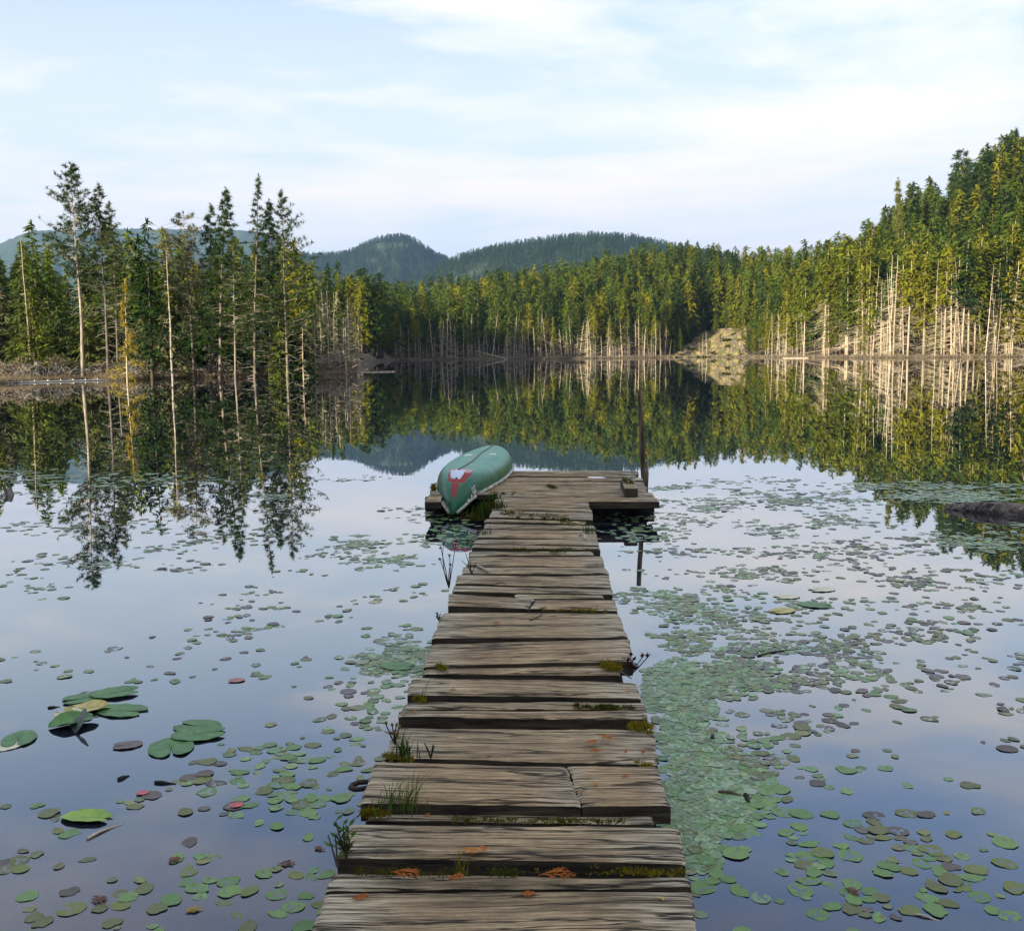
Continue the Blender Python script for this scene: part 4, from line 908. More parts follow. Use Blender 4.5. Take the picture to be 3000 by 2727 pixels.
def beam(name, p, q, half, z0, z1, parent, m_=None):
    p, q = np.array(p[:2]), np.array(q[:2]); d = (q - p) / np.linalg.norm(q - p); n_ = np.array([-d[1], d[0]]) * half
    b = MB(); V = [(*(p + n_), z0), (*(p - n_), z0), (*(q - n_), z0), (*(q + n_), z0), (*(p + n_), z1), (*(p - n_), z1), (*(q - n_), z1), (*(q + n_), z1)]
    b.add(V, [(0, 1, 2, 3), (7, 6, 5, 4), (0, 4, 5, 1), (1, 5, 6, 2), (2, 6, 7, 3), (3, 7, 4, 0)]); return b.obj(name, m_ or B_dark, parent)
a0, a1 = at(700, 1800, 0.13), at(1290, 1800, 0.13); c0, c1 = at(1003, 992, 0.13), at(1136, 992, 0.13)
for p, q in ((a0, c0), (a1, c1)):
    p2 = p + (p - q) * 0.62; beam('stringer', p2, q, 0.06, -0.1, 0.135, dock)
for f_ in (0.06, 0.5, 0.94):
    (xa, xb), (xc, xd) = plx(928), plx(985); p = at(xa + (xb - xa) * f_, 928, 0.12); q = at(xc + (xd - xc) * f_, 985, 0.12)
    beam('stringer', p, q, 0.07, -0.12, 0.125, dock)
pf, pn = at(840, 985.5, 0.1), at(1160, 985.5, 0.1)
beam('stringer', at(976, 984.4, 0.1), at(1288, 984.8, 0.1), 0.05, -0.02, 0.135, dock); beam('stringer', at(838, 984.4, 0.1), at(868, 984.4, 0.1), 0.05, -0.02, 0.135, dock)
# iron hoop on the edge
M_iron, t = mat('rusty_iron'); finish(M_iron, t, principled(t, Base_Color=t.ramp(t.noise(None, 30, 5), [(0.35, (0.02, 0.016, 0.014)), (0.7, (0.075, 0.05, 0.035))]), Roughness=0.75, Metallic=0.3).outputs[0])
hp = [at(x, y, 0.17) for x, y in ((735, 1538), (722, 1538.5), (706, 1540), (693, 1545), (690, 1550), (698, 1553.5), (712, 1552.5), (726, 1550))]
b = MB(); b.tube(np.array(hp), 0.010, 8); b.obj('mooring_ring', M_iron, dock, True)
# white splash on the platform
M_white, t = mat('chalky_white'); finish(M_white, t, principled(t, Base_Color=(0.75, 0.74, 0.70, 1), Roughness=0.9).outputs[0])
p = at(1175, 940, DECK + 0.008); an = np.linspace(0, 6.283, 18, endpoint=False); rr = 0.10 * (0.6 + 0.8 * vnoise(np.cos(an) * 2 + 4, np.sin(an) * 2 + 4, 3))
b = MB(); V = np.stack([rr * np.cos(an) * 1.1, rr * np.sin(an) * 0.9, 0 * an], -1); V2 = V.copy() * 0.8; V2[:, 2] = 0.002
b.add(np.concatenate([V, V2]), [(i, (i + 1) % 18, 18 + (i + 1) % 18, 18 + i) for i in range(18)] + [tuple(range(18, 36))]); so_ = b.obj('bird_dropping', M_white); so_.location = p
tag(so_, 'white splash of bird droppings on the far planks of the platform', 'droppings')
# post beside the platform
pp = at(1267, 945, DECK); P0 = at(1268, 947, 0.1); top = at_y(1259.5, 768, float(P0[1]))
post = thing('mooring_post', 'tall thin weathered post standing in the water at the platform corner', 'post', (float(P0[0]), float(P0[1]), 0))
rngP = np.random.default_rng(4); qz = np.linspace(-1.2, float(top[2]), 22); xx = (float(top[0]) - float(P0[0])) * np.clip(qz / float(top[2]), 0, 1) + np.convolve(rngP.normal(size=24) * 0.006, np.ones(3) / 3, 'valid')
mp, t = mat('post_wood'); tcx = t.n('ShaderNodeTexCoord'); nz = t.noise(t.scale(tcx.outputs['Object'], (18, 18, 1.6)), 1.0, 6, 0.65)
finish(mp, t, principled(t, Base_Color=t.ramp(nz, [(0.36, (0.012, 0.009, 0.006)), (0.5, (0.12, 0.09, 0.058)), (0.68, (0.34, 0.26, 0.17))]), Roughness=0.9, Normal=t.n('ShaderNodeBump', None, Strength=1.0, Distance=0.02, Height=nz)).outputs[0])
b = MB(); b.tube(np.stack([xx, 0 * xx, qz], -1), 0.031 + 0.004 * np.linspace(1, 0, 22), 12); b.obj('shaft', mp, post, True)
b = MB(); b.tube(np.array([[xx[8] + 0.03, -0.02, 0.0], [xx[9] + 0.034, -0.02, 0.20], [xx[9] + 0.03, -0.015, 0.36]]), [0.022, 0.02, 0.008], 8); b.obj('splint', mp, post, True)
# loose block of beam on the platform
blk = thing('timber_block', 'short thick mossy timber block lying on the right of the platform', 'timber', at(1240, 955, DECK))
A = [at(1222, 943, DECK + 0.1), at(1248, 943, DECK + 0.1), at(1256, 960, DECK + 0.1), at(1230, 960, DECK + 0.1)]
bo_ = plank(A, DECK + 0.098, 0.097, 333, M_wood2, name='body', nu=30, nv=24, parent=blk); bo_.location = Vector(bo_.location) - Vector(blk.location)
def moss_mat(name, a, b_): return foliage(name, [(0, a), (1, b_)], noise_scale=25.0)
M_moss = moss_mat('yellow_moss', (0.17, 0.145, 0.014), (0.26, 0.20, 0.02)); M_moss2 = moss_mat('green_moss', (0.055, 0.065, 0.012), (0.11, 0.11, 0.018))
M_grass = moss_mat('grass_blades', (0.045, 0.085, 0.018), (0.085, 0.14, 0.03)); M_white2 = moss_mat('pale_lichen', (0.45, 0.46, 0.40), (0.5, 0.5, 0.44))
rngM = np.random.default_rng(70)
def moss(label, x0, y0, x1, y1, n, mt, spread=3, h=0.012, z=DECK + 0.004, parent=None, name='moss_patch'):
    k = rngM.random(n) ; p = np.array([at(x0 + (x1 - x0) * a + rngM.normal() * 2, y0 + (y1 - y0) * a + rngM.normal() * spread, z) for a in k])
    c = p.mean(0); dens = fbm(p[:, 0] * 14, p[:, 1] * 30, 8) > 0.40; p = p[dens]
    d = unit(rngM.normal(size=(len(p) * 6, 3)) * 0.8 + np.array([0, 0, 0.7]))
    b = MB(); b.tris(spikes(rngM, np.repeat(p - c, 6, 0) + rngM.normal(size=(len(p) * 6, 3)) * np.array([0.006, 0.006, 0.002]), d, h * (0.6 + rngM.random(len(p) * 6)), h * 0.45))
    o = b.obj(name, mt, parent); o.location = c - (np.array(parent.location) if parent else 0)
    if not parent: tag(o, label, 'moss')
    return o
moss('', 1225, 944, 1248, 950, 90, M_moss2, 3, 0.02, DECK + 0.10, blk, 'moss'); moss('', 1228, 942, 1250, 942, 60, M_white2, 1.5, 0.015, DECK + 0.10, blk, 'lichen')
for lab, a, n_, mt, sp, h_ in (
    ('dark moss strip filling the gap near the bottom, under the red leaf sprigs', (700, 1716, 1040, 1719), 260, M_moss2, 3, 0.009),
    ('yellow tinged moss in the right half of the nearest wide gap', (1060, 1715, 1345, 1717), 200, M_moss, 3, 0.009),
    ('clump of golden moss under the left grass tuft', (715, 1600, 770, 1606), 110, M_moss, 3, 0.014),
    ('green moss dabs along the thin plank behind the nearest wide plank', (860, 1614, 1240, 1617), 110, M_moss2, 2, 0.012),
    ('orange moss cushion on the right plank end by the curled twig', (1182, 1308, 1220, 1314), 130, M_moss, 4, 0.014),
    ('small orange moss dab on the left of the thin plank', (860, 1312, 880, 1318), 70, M_moss, 3, 0.014),
    ('yellow green moss cushion hanging over the right dock edge', (1242, 1428, 1284, 1434), 150, M_moss, 4, 0.014),
    ('yellow moss crumbs at the right end behind the jointed plank', (1248, 1503, 1282, 1508), 70, M_moss, 2, 0.013),
    ('moss line along the double plank on the right', (1130, 1391, 1248, 1393), 150, M_moss2, 2, 0.013),
    ('bright moss dab at the left end of the gap with the grass blade', (818, 1376, 836, 1379), 60, M_moss, 2, 0.016),
    ('moss at the foot of the sedge on the left dock edge', (758, 1489, 812, 1494), 100, M_moss, 3, 0.010),
    ('thin moss seam along the diagonal plank joint', (1060, 1199, 1200, 1203), 110, M_moss, 1.5, 0.012),
    ('moss running along the dark gap in the middle of the walkway', (1010, 1081, 1100, 1086), 90, M_moss2, 1.5, 0.016),
    ('yellow moss in the gap at the right of the walkway near the platform', (1116, 1029, 1148, 1031), 70, M_moss, 1.5, 0.016),
    ('thick dark moss band beside the bushy weeds at the platform', (985, 1012, 1120, 1022), 220, M_moss2, 3, 0.022),
    ('yellow moss streak on the plank beside the bushy weeds', (988, 1007, 1030, 1009), 90, M_moss, 1.2, 0.016),
    ('moss beside the canoe on the platform planks', (988, 970, 1012, 972), 70, M_moss2, 1.5, 0.018),
    ('dark green tuft of moss in the middle of the platform', (1078, 956, 1092, 960), 60, M_moss2, 1.2, 0.02),
    ('mossy weeds on the left end of the platform behind the canoe', (852, 958, 868, 966), 110, M_moss, 3, 0.035)):
    moss(lab, *a, n_, mt, sp, h_)
def grass(label, px, py, n, L, seed, mt, spread=0.03, lean=(0, 0), wd_=0.004, name='grass_tuft', cat='grass', z=DECK):
    rng = np.random.default_rng(seed); o3 = at(px, py, z); b = MB()
    for i in range(n):
        r_ = rng.normal(size=2) * spread; l = L * (0.4 + 0.7 * rng.random()); an = rng.random() * 6.283; k = 0.15 + 0.75 * rng.random()
        dv = np.array([math.cos(an) * k + lean[0], math.sin(an) * k + lean[1]]); s = np.linspace(0, 1, 5)
        c = np.stack([r_[0] + dv[0] * l * s ** 1.6, r_[1] + dv[1] * l * s ** 1.6, l * (s - 0.35 * k * s ** 2.5)], -1)
        sd_ = np.array([-dv[1], dv[0], 0]); sd_ = sd_ / (np.linalg.norm(sd_) + 1e-6) * wd_ / 2; ww = (1 - s ** 2)[:, None] + 0.05
        b.grid(np.stack([c - sd_ * ww, c + sd_ * ww], 1))
    o = b.obj(name, mt); o.location = o3; return tag(o, label, cat)
grass('dark sedge tuft growing at the left edge of the dock', 795, 1488, 40, 0.11, 1, M_grass, 0.025, (-0.1, 0), 0.0045)
grass('spreading green grass tuft on the near left planks', 785, 1592, 90, 0.12, 2, M_grass, 0.035, (0.35, 0.1), 0.0035)
grass('few yellowish grass blades in the nearest wide gap', 905, 1712, 14, 0.07, 3, M_moss, 0.012, (0.3, 0), 0.003)
grass('single grass blade in the gap above the moss dab', 829, 1376, 4, 0.14, 4, M_grass, 0.006, (0.1, 0), 0.003)
grass('small grass tuft with a curled yellow stalk on the right walkway edge', 1160, 1050, 46, 0.13, 5, M_grass, 0.03, (0, 0), 0.004)
grass('grass sprouting in the gap on the right half of the walkway', 1110, 1086, 40, 0.07, 6, M_grass, 0.05, (0.2, 0), 0.003)
grass('bushy green weeds between the canoe and the walkway', 962, 1012, 220, 0.17, 7, M_grass, 0.085, (-0.1, 0), 0.006, z=0.10)
grass('yellow green weeds at the left end of the mossy plank', 975, 1000, 130, 0.12, 8, M_moss2, 0.05, (-0.2, 0), 0.006)
grass('weeds in the gap by the upper left plank ends of the walkway', 938, 1024, 100, 0.12, 9, M_moss2, 0.05, (-0.3, -0.1), 0.006, z=0.1)
grass('short weeds on the corner where the walkway meets the platform', 976, 982, 60, 0.14, 10, M_grass, 0.03, (-0.1, 0), 0.005)
grass('brownish weed on the left edge of the upper walkway', 955, 1054, 36, 0.10, 11, M_moss2, 0.03, (0, 0), 0.004)
grass('thin arching blade off the left side of the walkway', 922, 1085, 3, 0.26, 12, M_grass, 0.006, (-0.5, 0), 0.004)
def sprig(label, px, py, h, seed, nst, leafmat, leafw, stemmat, spread=0.35, heads=False, z=DECK, lean=0.0, nleaf=9):
    rng = np.random.default_rng(seed); o3 = at(px, py, z); root = thing('small_plant', label, 'plant', o3); st = MB(); lf = MB()
    for i in range(nst):
        an = rng.random() * 6.283; l = h * (0.55 + 0.5 * rng.random()); e = np.array([math.cos(an) * spread + lean, math.sin(an) * spread * 0.6, 1.0]) * l
        s = np.linspace(0, 1, 6); c = e[None] * s[:, None]; c[:, 0] += rng.normal() * 0.12 * l * s ** 2
        st.tube(c, 0.0028 * (1 - 0.6 * s) + 0.0008, 4)
        if heads:
            d = unit(rng.normal(size=(26, 3))); lf.tris(spikes(rng, c[-1][None] + d * 0.004, d, 0.011, 0.006))
        for k in range(nleaf if leafw else 0):
            q = 0.25 + 0.75 * k / max(1, nleaf - 1); p = np.array([np.interp(q, s, c[:, j]) for j in range(3)]); a2 = k * 2.4 + rng.random(); dv = unit(np.array([math.cos(a2), math.sin(a2), 0.55]))
            sd_ = unit(np.cross(dv, [0, 0, 1.0])) * leafw / 2; l2 = leafw * 2.1 * (0.7 + 0.5 * rng.random())
            lf.add([p, p + dv * l2 * .5 + sd_, p + dv * l2, p + dv * l2 * .5 - sd_], [(0, 1, 2, 3)])
    st.obj('stem', stemmat, root)
    if lf.n: lf.obj('leaves' if not heads else 'flower_head', leafmat, root)
    return root
M_leaf = moss_mat('fresh_leaves', (0.07, 0.14, 0.025), (0.12, 0.20, 0.04)); M_stem = B_brown
sprig('leafy young shoot at the left edge beside the nearest wide plank', 682, 1690, 0.12, 1, 5, M_leaf, 0.015, M_stem, 0.28)
sprig('tiny seedling with one bright leaf pair left of the leafy shoot', 664, 1706, 0.13, 2, 2, M_leaf, 0.016, M_stem, 0.3, nleaf=3)
sprig('bare dark twig standing on the planks right of the sedge', 848, 1492, 0.07, 3, 5, None, 0, B_dark, 0.3)
sprig('reddish leafy twig at the left edge by the sedge', 778, 1465, 0.09, 4, 4, M_moss, 0.014, B_dark, 0.3, lean=-0.2, nleaf=5)
sprig('tall dried weed with round seed heads on the left of the walkway', 884, 1158, 0.30, 5, 6, B_dark, 0, B_dark, 0.45, True, lean=-0.28)
sprig('thin dark sprout at the left edge of the middle walkway', 929, 1130, 0.14, 6, 4, None, 0, B_dark, 0.4)
sprig('small dark sprig on the left edge of the wide plank', 864, 1222, 0.05, 7, 4, M_grass, 0.01, B_dark, 0.3, nleaf=5)
sprig('wilted brown leaves at the right plank end', 1240, 1330, 0.10, 8, 5, foliage('wilted_leaves', [(0, (0.07, 0.025, 0.018)), (1, (0.07, 0.025, 0.018))]), 0.02, B_dark, 0.6, lean=0.5, nleaf=5)
# fallen cedar sprays and leaves on the planks
M_ced = moss_mat('russet_cedar_spray', (0.36, 0.11, 0.035), (0.46, 0.16, 0.05)); M_ced2 = moss_mat('orange_leaf', (0.52, 0.22, 0.05), (0.56, 0.27, 0.08)); M_ced3 = moss_mat('tan_leaf', (0.5, 0.36, 0.12), (0.52, 0.38, 0.16))
def cedar(label, px, py, L, ang, seed, mt, n=7):
    rng = np.random.default_rng(seed); o3 = at(px, py, DECK + 0.018); b = MB()
    def blade(a, d, l, w_):
        d = np.array([d[0], d[1], 0.0]); s = np.array([-d[1], d[0], 0]) * w_; k = np.linspace(0, 1, 5); up_ = np.array([0, 0, 1.0])
        c = a[None] + d[None] * (l * k)[:, None] + up_[None] * (0.10 * l * np.sin(k * 3.1))[:, None]
        pf = (np.sin(np.clip(k * 1.05 + .12, 0, 1) * math.pi) ** .7 + 0.1)[:, None]
        b.grid(np.stack([c - s * pf, c + up_ * 0.0012 * pf, c + s * pf], 1))
    d0 = np.array([math.cos(ang), math.sin(ang)]); blade(np.zeros(3), d0, L, 0.0035)
    for i in range(n):
        q = 0.1 + 0.75 * i / n; sgn = 1 if i % 2 else -1; a2 = ang + sgn * (0.5 + 0.3 * rng.random()); l = L * (0.55 - 0.35 * q) * (0.7 + 0.6 * rng.random())
        a = np.array([d0[0], d0[1], 0]) * L * q; a[2] = 0.002; dd = np.array([math.cos(a2), math.sin(a2)]); blade(a, dd, l, 0.003)
        for s2 in (-.5, .5): blade(a + np.array([dd[0], dd[1], 0]) * l * .5, np.array([math.cos(a2 + s2), math.sin(a2 + s2)]), l * .45, 0.0025)
    o = b.obj('cedar_spray', mt); o.location = o3; return tag(o, label, 'dry leaf')
for i, (lab, px, py, L, an, mt) in enumerate((
    ('long russet cedar spray on the left of the nearest mossy gap', 768, 1716, 0.10, -0.2, M_ced), ('short russet cedar spray right of the long one, by the grass blades', 880, 1733, 0.06, 0.7, M_ced),
    ('broad russet spray drooping over the middle of the nearest mossy gap', 1060, 1722, 0.115, 0.05, M_ced), ('orange cedar spray in the middle of the nearest wide plank', 905, 1672, 0.075, -0.1, M_ced2),
    ('small red spray beside the orange spray on the wide plank', 945, 1664, 0.04, -1.0, M_ced), ('fanned russet spray at the left of the bottom plank', 690, 1770, 0.055, 0.3, M_ced),
    ('thin russet spray in the middle of the bottom plank', 1022, 1760, 0.05, 0.1, M_ced), ('small yellow chip at the right of the bottom plank', 1294, 1764, 0.03, -0.8, M_ced3),
    ('russet spray on the rear cracked plank, left one', 1150, 1461, 0.055, 0.05, M_ced), ('curled orange leaf on the short jointed plank', 1168, 1548, 0.04, 1.2, M_ced2),
    ('small orange seed on the plank joint', 1141, 1563, 0.028, 1.4, M_ced2), ('small pinkish spray at the right of the cracked plank', 1231, 1482, 0.035, 1.4, M_ced),
    ('second pinkish spray at the right of the cracked plank', 1265, 1484, 0.04, 1.4, M_ced), ('diagonal russet spray by the sawn end of the cracked plank', 1180, 1447, 0.065, -0.7, M_ced),
    ('russet spray near the edge of the cracked plank, lower one', 1160, 1480, 0.05, 0.4, M_ced), ('faint pink spray on the short jointed plank', 1224, 1528, 0.03, 0.3, M_ced),
    ('orange spray on the thick plank at the left', 885, 1357, 0.035, 0.0, M_ced2), ('orange spray on the right of the thick plank', 1228, 1357, 0.035, 0.2, M_ced2),
    ('red crumb on the left end of the double plank', 812, 1402, 0.03, 1.2, M_ced), ('small russet flake above the wide jointed plank', 957, 1492, 0.03, 0.8, M_ced),
    ('russet twig on the thin plank by the left grass tuft', 838, 1608, 0.03, 1.4, M_ced), ('faded pink flake on the third wide plank', 968, 1227, 0.05, 0.1, M_ced))):
    cedar(lab, px, py, L, an, 20 + i, mt, 7 if L > 0.045 else 3)
def stick(label, pts, r_, mt, z=DECK + 0.012, name='twig'):
    P = np.array([at(x, y, z + dz) for x, y, dz in pts]); c = P.mean(0); b = MB(); b.tube(P - c, np.linspace(r_, r_ * 0.5, len(P)), 6); o = b.obj(name, mt, None, True); o.location = c; return tag(o, label, 'twig')
stick('pale broken stick lying on the left of the upper walkway', [(941, 1114, 0), (951, 1119, .01), (962, 1126, 0)], 0.014, B_pale)
stick('curled yellow stalk beside the small grass tuft', [(1142, 1052, 0), (1148, 1051, .03), (1152, 1055, .03), (1149, 1060, .02), (1156, 1061, .01)], 0.009, B_twig)
stick('thin brown twig on the third wide plank', [(1043, 1221, 0), (1056, 1216, 0.005), (1068, 1209, 0.0)], 0.005, B_brown)
stick('brown stalk at the right plank end', [(1219, 1320, 0), (1230, 1327, 0.01), (1243, 1335, -0.02)], 0.005, B_brown)

# ---------------------------------------------------------------- canoe, keel up
TA = at(891, 1016.0, 0.03); TB = at_y(976.5, 800, 15.05)
AX = np.array([TB[0] - TA[0], TB[1] - TA[1], 0]); LC = float(np.linalg.norm(AX)); AX /= LC; SD = np.array([AX[1], -AX[0], 0])
canoe = thing('canoe', 'overturned green canoe with red patched bow resting across the platform edge', 'canoe', (float(TA[0]), float(TA[1]), 0.0), math.atan2(AX[1], AX[0]))
CB, CD = 0.395, 0.215
def zg(u): e = np.abs(2 * u - 1); return 0.245 - 0.20 * np.where(u < .5, 1.0, 0.9) * e ** 7.0
def bw(u): e = np.abs(2 * u - 1); return CB * np.maximum(1 - e ** 2.3, 0) ** 0.72
def dp(u):
    k = np.minimum(np.minimum(u / 0.15, (1 - u) / 0.14), 1); return CD * np.maximum(1 - (1 - k) ** 2.3, 0) ** (1 / 2.0)
def zkeel(u): return zg(u) + dp(u) * (1 + 0.0 * u) + 0.16 * np.abs(2 * u - 1) ** 6.0 * np.minimum(np.minimum(u, 1 - u) / 0.15, 1)
def hullp(u, a, off=0.0):
    u = np.asarray(u, float); a = np.asarray(a, float); ph = a * math.pi / 2
    e = np.abs(2 * u - 1); pw = 0.62 + 0.35 * e ** 3
    y = bw(u) * np.sign(ph) * np.abs(np.sin(ph)) ** pw
    z = zg(u) + (zkeel(u) - zg(u)) * np.abs(np.cos(ph)) ** (0.70 + 0.25 * e ** 3)
    d = np.minimum(np.abs(a), 1); dent = 0.010 * np.exp(-((np.abs(a) - .28) / .18) ** 2) * np.sin(u * 95 + np.sign(a) * 1.0) * np.exp(-((u - .47) / .14) ** 2)
    P = np.stack([u * LC, -y, z + dent], -1)
    if off:
        h = 0.002; n_ = np.cross(hullp(np.clip(u + h, 0, 1), a) - hullp(np.clip(u - h, 0, 1), a), hullp(u, a + h) - hullp(u, a - h))
        n_ = unit(n_); n_ = np.where((n_[..., 2] < -0.02)[..., None] | ((np.abs(n_[..., 2]) <= 0.02) & (n_[..., 1] * y > 0))[..., None], -n_, n_)
        P = P + off * n_
    return P
M_hull, t = mat('worn_green_hull'); tcx = t.n('ShaderNodeTexCoord'); n1 = t.noise(tcx.outputs['Object'], 5.0, 7, 0.65); n2 = t.noise(t.scale(tcx.outputs['Object'], (3, 14, 14)), 2.0, 6, 0.6)
sep = t.n('ShaderNodeSeparateXYZ', None, Vector=tcx.outputs['Object'])
gn = t.n('ShaderNodeSeparateXYZ', None, Vector=tcx.outputs['Normal']); top_sheen = t.math('MULTIPLY', t.ramp(gn.outputs[2], [(0.62, 0.0), (0.90, 1.0)]), t.ramp(n1, [(0.3, 0.35), (0.65, 1.0)]))       # faded upturned bottom, with sky reflection put into the colour
ch = t.mix(t.math('MULTIPLY', top_sheen, 0.75), (0.004, 0.115, 0.050, 1), (0.075, 0.37, 0.25, 1))
ch = t.mix(t.ramp(n2, [(0.56, 0.0), (0.70, 0.7)]), ch, (0.008, 0.12, 0.06, 1))
finish(M_hull, t, principled(t, Base_Color=ch, Roughness=t.ramp(n1, [(0.3, 0.28), (0.7, 0.5)]), Specular_IOR_Level=0.5, Normal=t.n('ShaderNodeBump', None, Strength=0.5, Distance=0.02, Height=t.noise(tcx.outputs['Object'], 6, 4))).outputs[0])
uu = 0.5 - 0.5 * np.cos(np.linspace(0, math.pi, 90)); aa = np.linspace(-1, 1, 49)
U, A_ = np.meshgrid(uu, aa, indexing='ij'); b = MB(); b.grid(hullp(U, A_)); hull = b.obj('hull', M_hull, canoe, True)
sol = hull.modifiers.new('thickness', 'SOLIDIFY'); sol.thickness = 0.008; sol.offset = 0
M_gun, t = mat('worn_aluminium_rim'); finish(M_gun, t, principled(t, Base_Color=t.ramp(t.noise(None, 14, 5), [(0.35, (0.16, 0.15, 0.13)), (0.6, (0.62, 0.60, 0.54))]), Roughness=0.5, Metallic=0.2).outputs[0])
for s in (-1, 1):
    u2 = np.linspace(0.006, 0.994, 80); c = hullp(u2, np.full(80, float(s))); c[:, 1] += -s * 0.007; c[:, 2] -= 0.004
    b = MB(); b.tube(c, 0.020, 8); b.obj('gunwale', M_gun, canoe, True)
M_keel, t = mat('dark_green_strip'); finish(M_keel, t, principled(t, Base_Color=(0.006, 0.05, 0.032, 1), Roughness=0.4).outputs[0])
u2 = np.linspace(0.135, 0.90, 60); c = hullp(u2, 0 * u2 + 1e-4); c[:, 1] += 0.012 * np.sin(u2 * 13); c[:, 2] += 0.004; b = MB(); b.tube(c, 0.014, 8); b.obj('keel', M_keel, canoe, True)
def patch(name, u0, u1, a0, a1, off, mt, seed, rag=0.22, nu=44, na=44, label=None):
    u = np.linspace(0, 1, nu); a = np.linspace(0, 1, na); U, A2 = np.meshgrid(u, a, indexing='ij')
    P = hullp(u0 + (u1 - u0) * U, a0 + (a1 - a0) * A2, off)
    r_ = (np.abs((U - .5) * 2) ** 3.2 + np.abs((A2 - .5) * 2) ** 3.2) ** (1 / 3.2); keep = r_ < 0.92 + rag * 2 * (fbm(U * 6, A2 * 6, seed) - 0.5)
    f = [(i * na + j, i * na + j + 1, (i + 1) * na + j + 1, (i + 1) * na + j) for i in range(nu - 1) for j in range(na - 1) if keep[i, j]]
    b = MB(); b.add(P.reshape(-1, 3), f); o = b.obj(name, mt, canoe, True); 
    if label: o['label'] = label
    return o
M_red, t = mat('peeling_red_paint'); n1 = t.noise(None, 26, 6, 0.7)
finish(M_red, t, principled(t, Base_Color=t.ramp(n1, [(0.34, (0.05, 0.006, 0.006)), (0.46, (0.30, 0.012, 0.014)), (0.60, (0.36, 0.025, 0.028)), (0.70, (0.7, 0.42, 0.42))]), Roughness=0.55, Normal=t.n('ShaderNodeBump', None, Strength=0.6, Distance=0.01, Height=n1)).outputs[0])
M_pink, t = mat('worn_pink_paint'); finish(M_pink, t, principled(t, Base_Color=t.ramp(t.noise(None, 40, 5), [(0.4, (0.42, 0.10, 0.12)), (0.6, (0.72, 0.55, 0.56))]), Roughness=0.6).outputs[0])
M_tape, t = mat('blue_white_tape'); finish(M_tape, t, principled(t, Base_Color=t.ramp(t.noise(None, 22, 3), [(0.40, (0.28, 0.40, 0.66)), (0.54, (0.72, 0.76, 0.84))]), Roughness=0.4).outputs[0])
patch('bow_patch', 0.048, 0.140, -0.36, 0.42, 0.004, M_red, 1, 0.25, label='peeling red paint patch on the near bow')
patch('bow_patch', 0.016, 0.056, -0.20, 0.20, 0.0045, M_red, 5, 0.25, label='tongue of red paint running down the stem')
patch('bow_patch', 0.110, 0.160, -0.28, 0.34, 0.006, M_pink, 2, 0.35, label='worn pinkish rim of the bow patch')
patch('sticker', 0.066, 0.134, -0.22, 0.15, 0.008, M_tape, 3, 0.42, label='blue and white tape stuck over the red bow patch')
patch('stern_patch', 0.89, 0.995, -0.6, 0.6, 0.004, M_red, 4, 0.25, label='red paint patch on the far stern')
patch('bottom_scar', 0.53, 0.57, -0.22, -0.06, 0.004, M_white, 7, 0.3, label='white scuff on the bottom'); patch('bottom_scar', 0.55, 0.60, 0.06, 0.22, 0.004, M_white, 8, 0.3, label='white scuff on the bottom')
def hull_frame(u, a, off=0.010):
    p = hullp(u, a, off); du = hullp(u + .004, a, off) - p; da = hullp(u, a + .01, off) - p; x = unit(du); n_ = unit(np.cross(x, da))
    if n_[1] * np.sign(-1.0) * np.sign(a) < 0: n_ = -n_
    return p, x, n_
def decal_text(body, u, a, size, flip=True, name='lettering'):
    p, x, n_ = hull_frame(u, a, 0.008); cu = bpy.data.curves.new(name, 'FONT'); cu.body = body; cu.size = size; cu.extrude = 0.001; cu.align_x = 'CENTER'; cu.align_y = 'CENTER'
    X = -x if flip else x; Y = np.cross(n_, X); o = bpy.data.objects.new(name, cu); COL.objects.link(o); o.parent = canoe; cu.materials.append(M_white); bpy.context.view_layer.update(); mm = bpy.data.meshes.new_from_object(o); bpy.data.objects.remove(o); bpy.data.curves.remove(cu); o = bpy.data.objects.new(name, mm); COL.objects.link(o); o.parent = canoe
    o.matrix_local = Matrix(((X[0], Y[0], n_[0], p[0]), (X[1], Y[1], n_[1], p[1]), (X[2], Y[2], n_[2], p[2]), (0, 0, 0, 1))); return o
decal_text('20', 0.085, 0.80, 0.105)
# ragged remains of a white label below the number
for (u, a, w_, h_, sd_) in ((0.088, 0.915, 0.012, 0.06, 1), (0.070, 0.92, 0.008, 0.09, 2), (0.052, 0.93, 0.006, 0.07, 3)):
    patch('label_scrap', u - w_ / 2, u + w_ / 2, a - h_ / 2, a + h_ / 2, 0.006, M_white, sd_, 0.5, 12, 12)
patch('label_scrap', 0.066, 0.118, 0.945, 0.965, 0.006, M_pink, 9, 0.3, 20, 8)

# ---------------------------------------------------------------- lily pads
def pad_mat(name, c0, c1, rough=0.38):
    m, t = mat(name); tc = t.n('ShaderNodeTexCoord'); oi = t.n('ShaderNodeObjectInfo')
    at_ = t.n('ShaderNodeAttribute', {'attribute_name': 'padcol'})
    nz = t.noise(tc.outputs['Object'], 45, 4, 0.6)
    c = t.mix(oi.outputs['Random'], (*c0, 1), (*c1, 1)) if c0 else at_.outputs['Color']
    c = t.mix(1.0, c, t.ramp(nz, [(0.3, 0.60), (0.7, 1.35)]), 'MULTIPLY')
    ge = t.n('ShaderNodeNewGeometry'); n3 = t.noise(ge.outputs['Position'], 38, 4, 0.65); c = t.mix(t.ramp(n3, [(0.56, 0.0), (0.68, 0.8)]), c, (0.15, 0.105, 0.05, 1))
    bp = t.n('ShaderNodeBump', None, Strength=0.5, Distance=0.004, Height=nz)
    return finish(m, t, principled(t, Base_Color=c, Roughness=rough, Normal=bp).outputs[0])
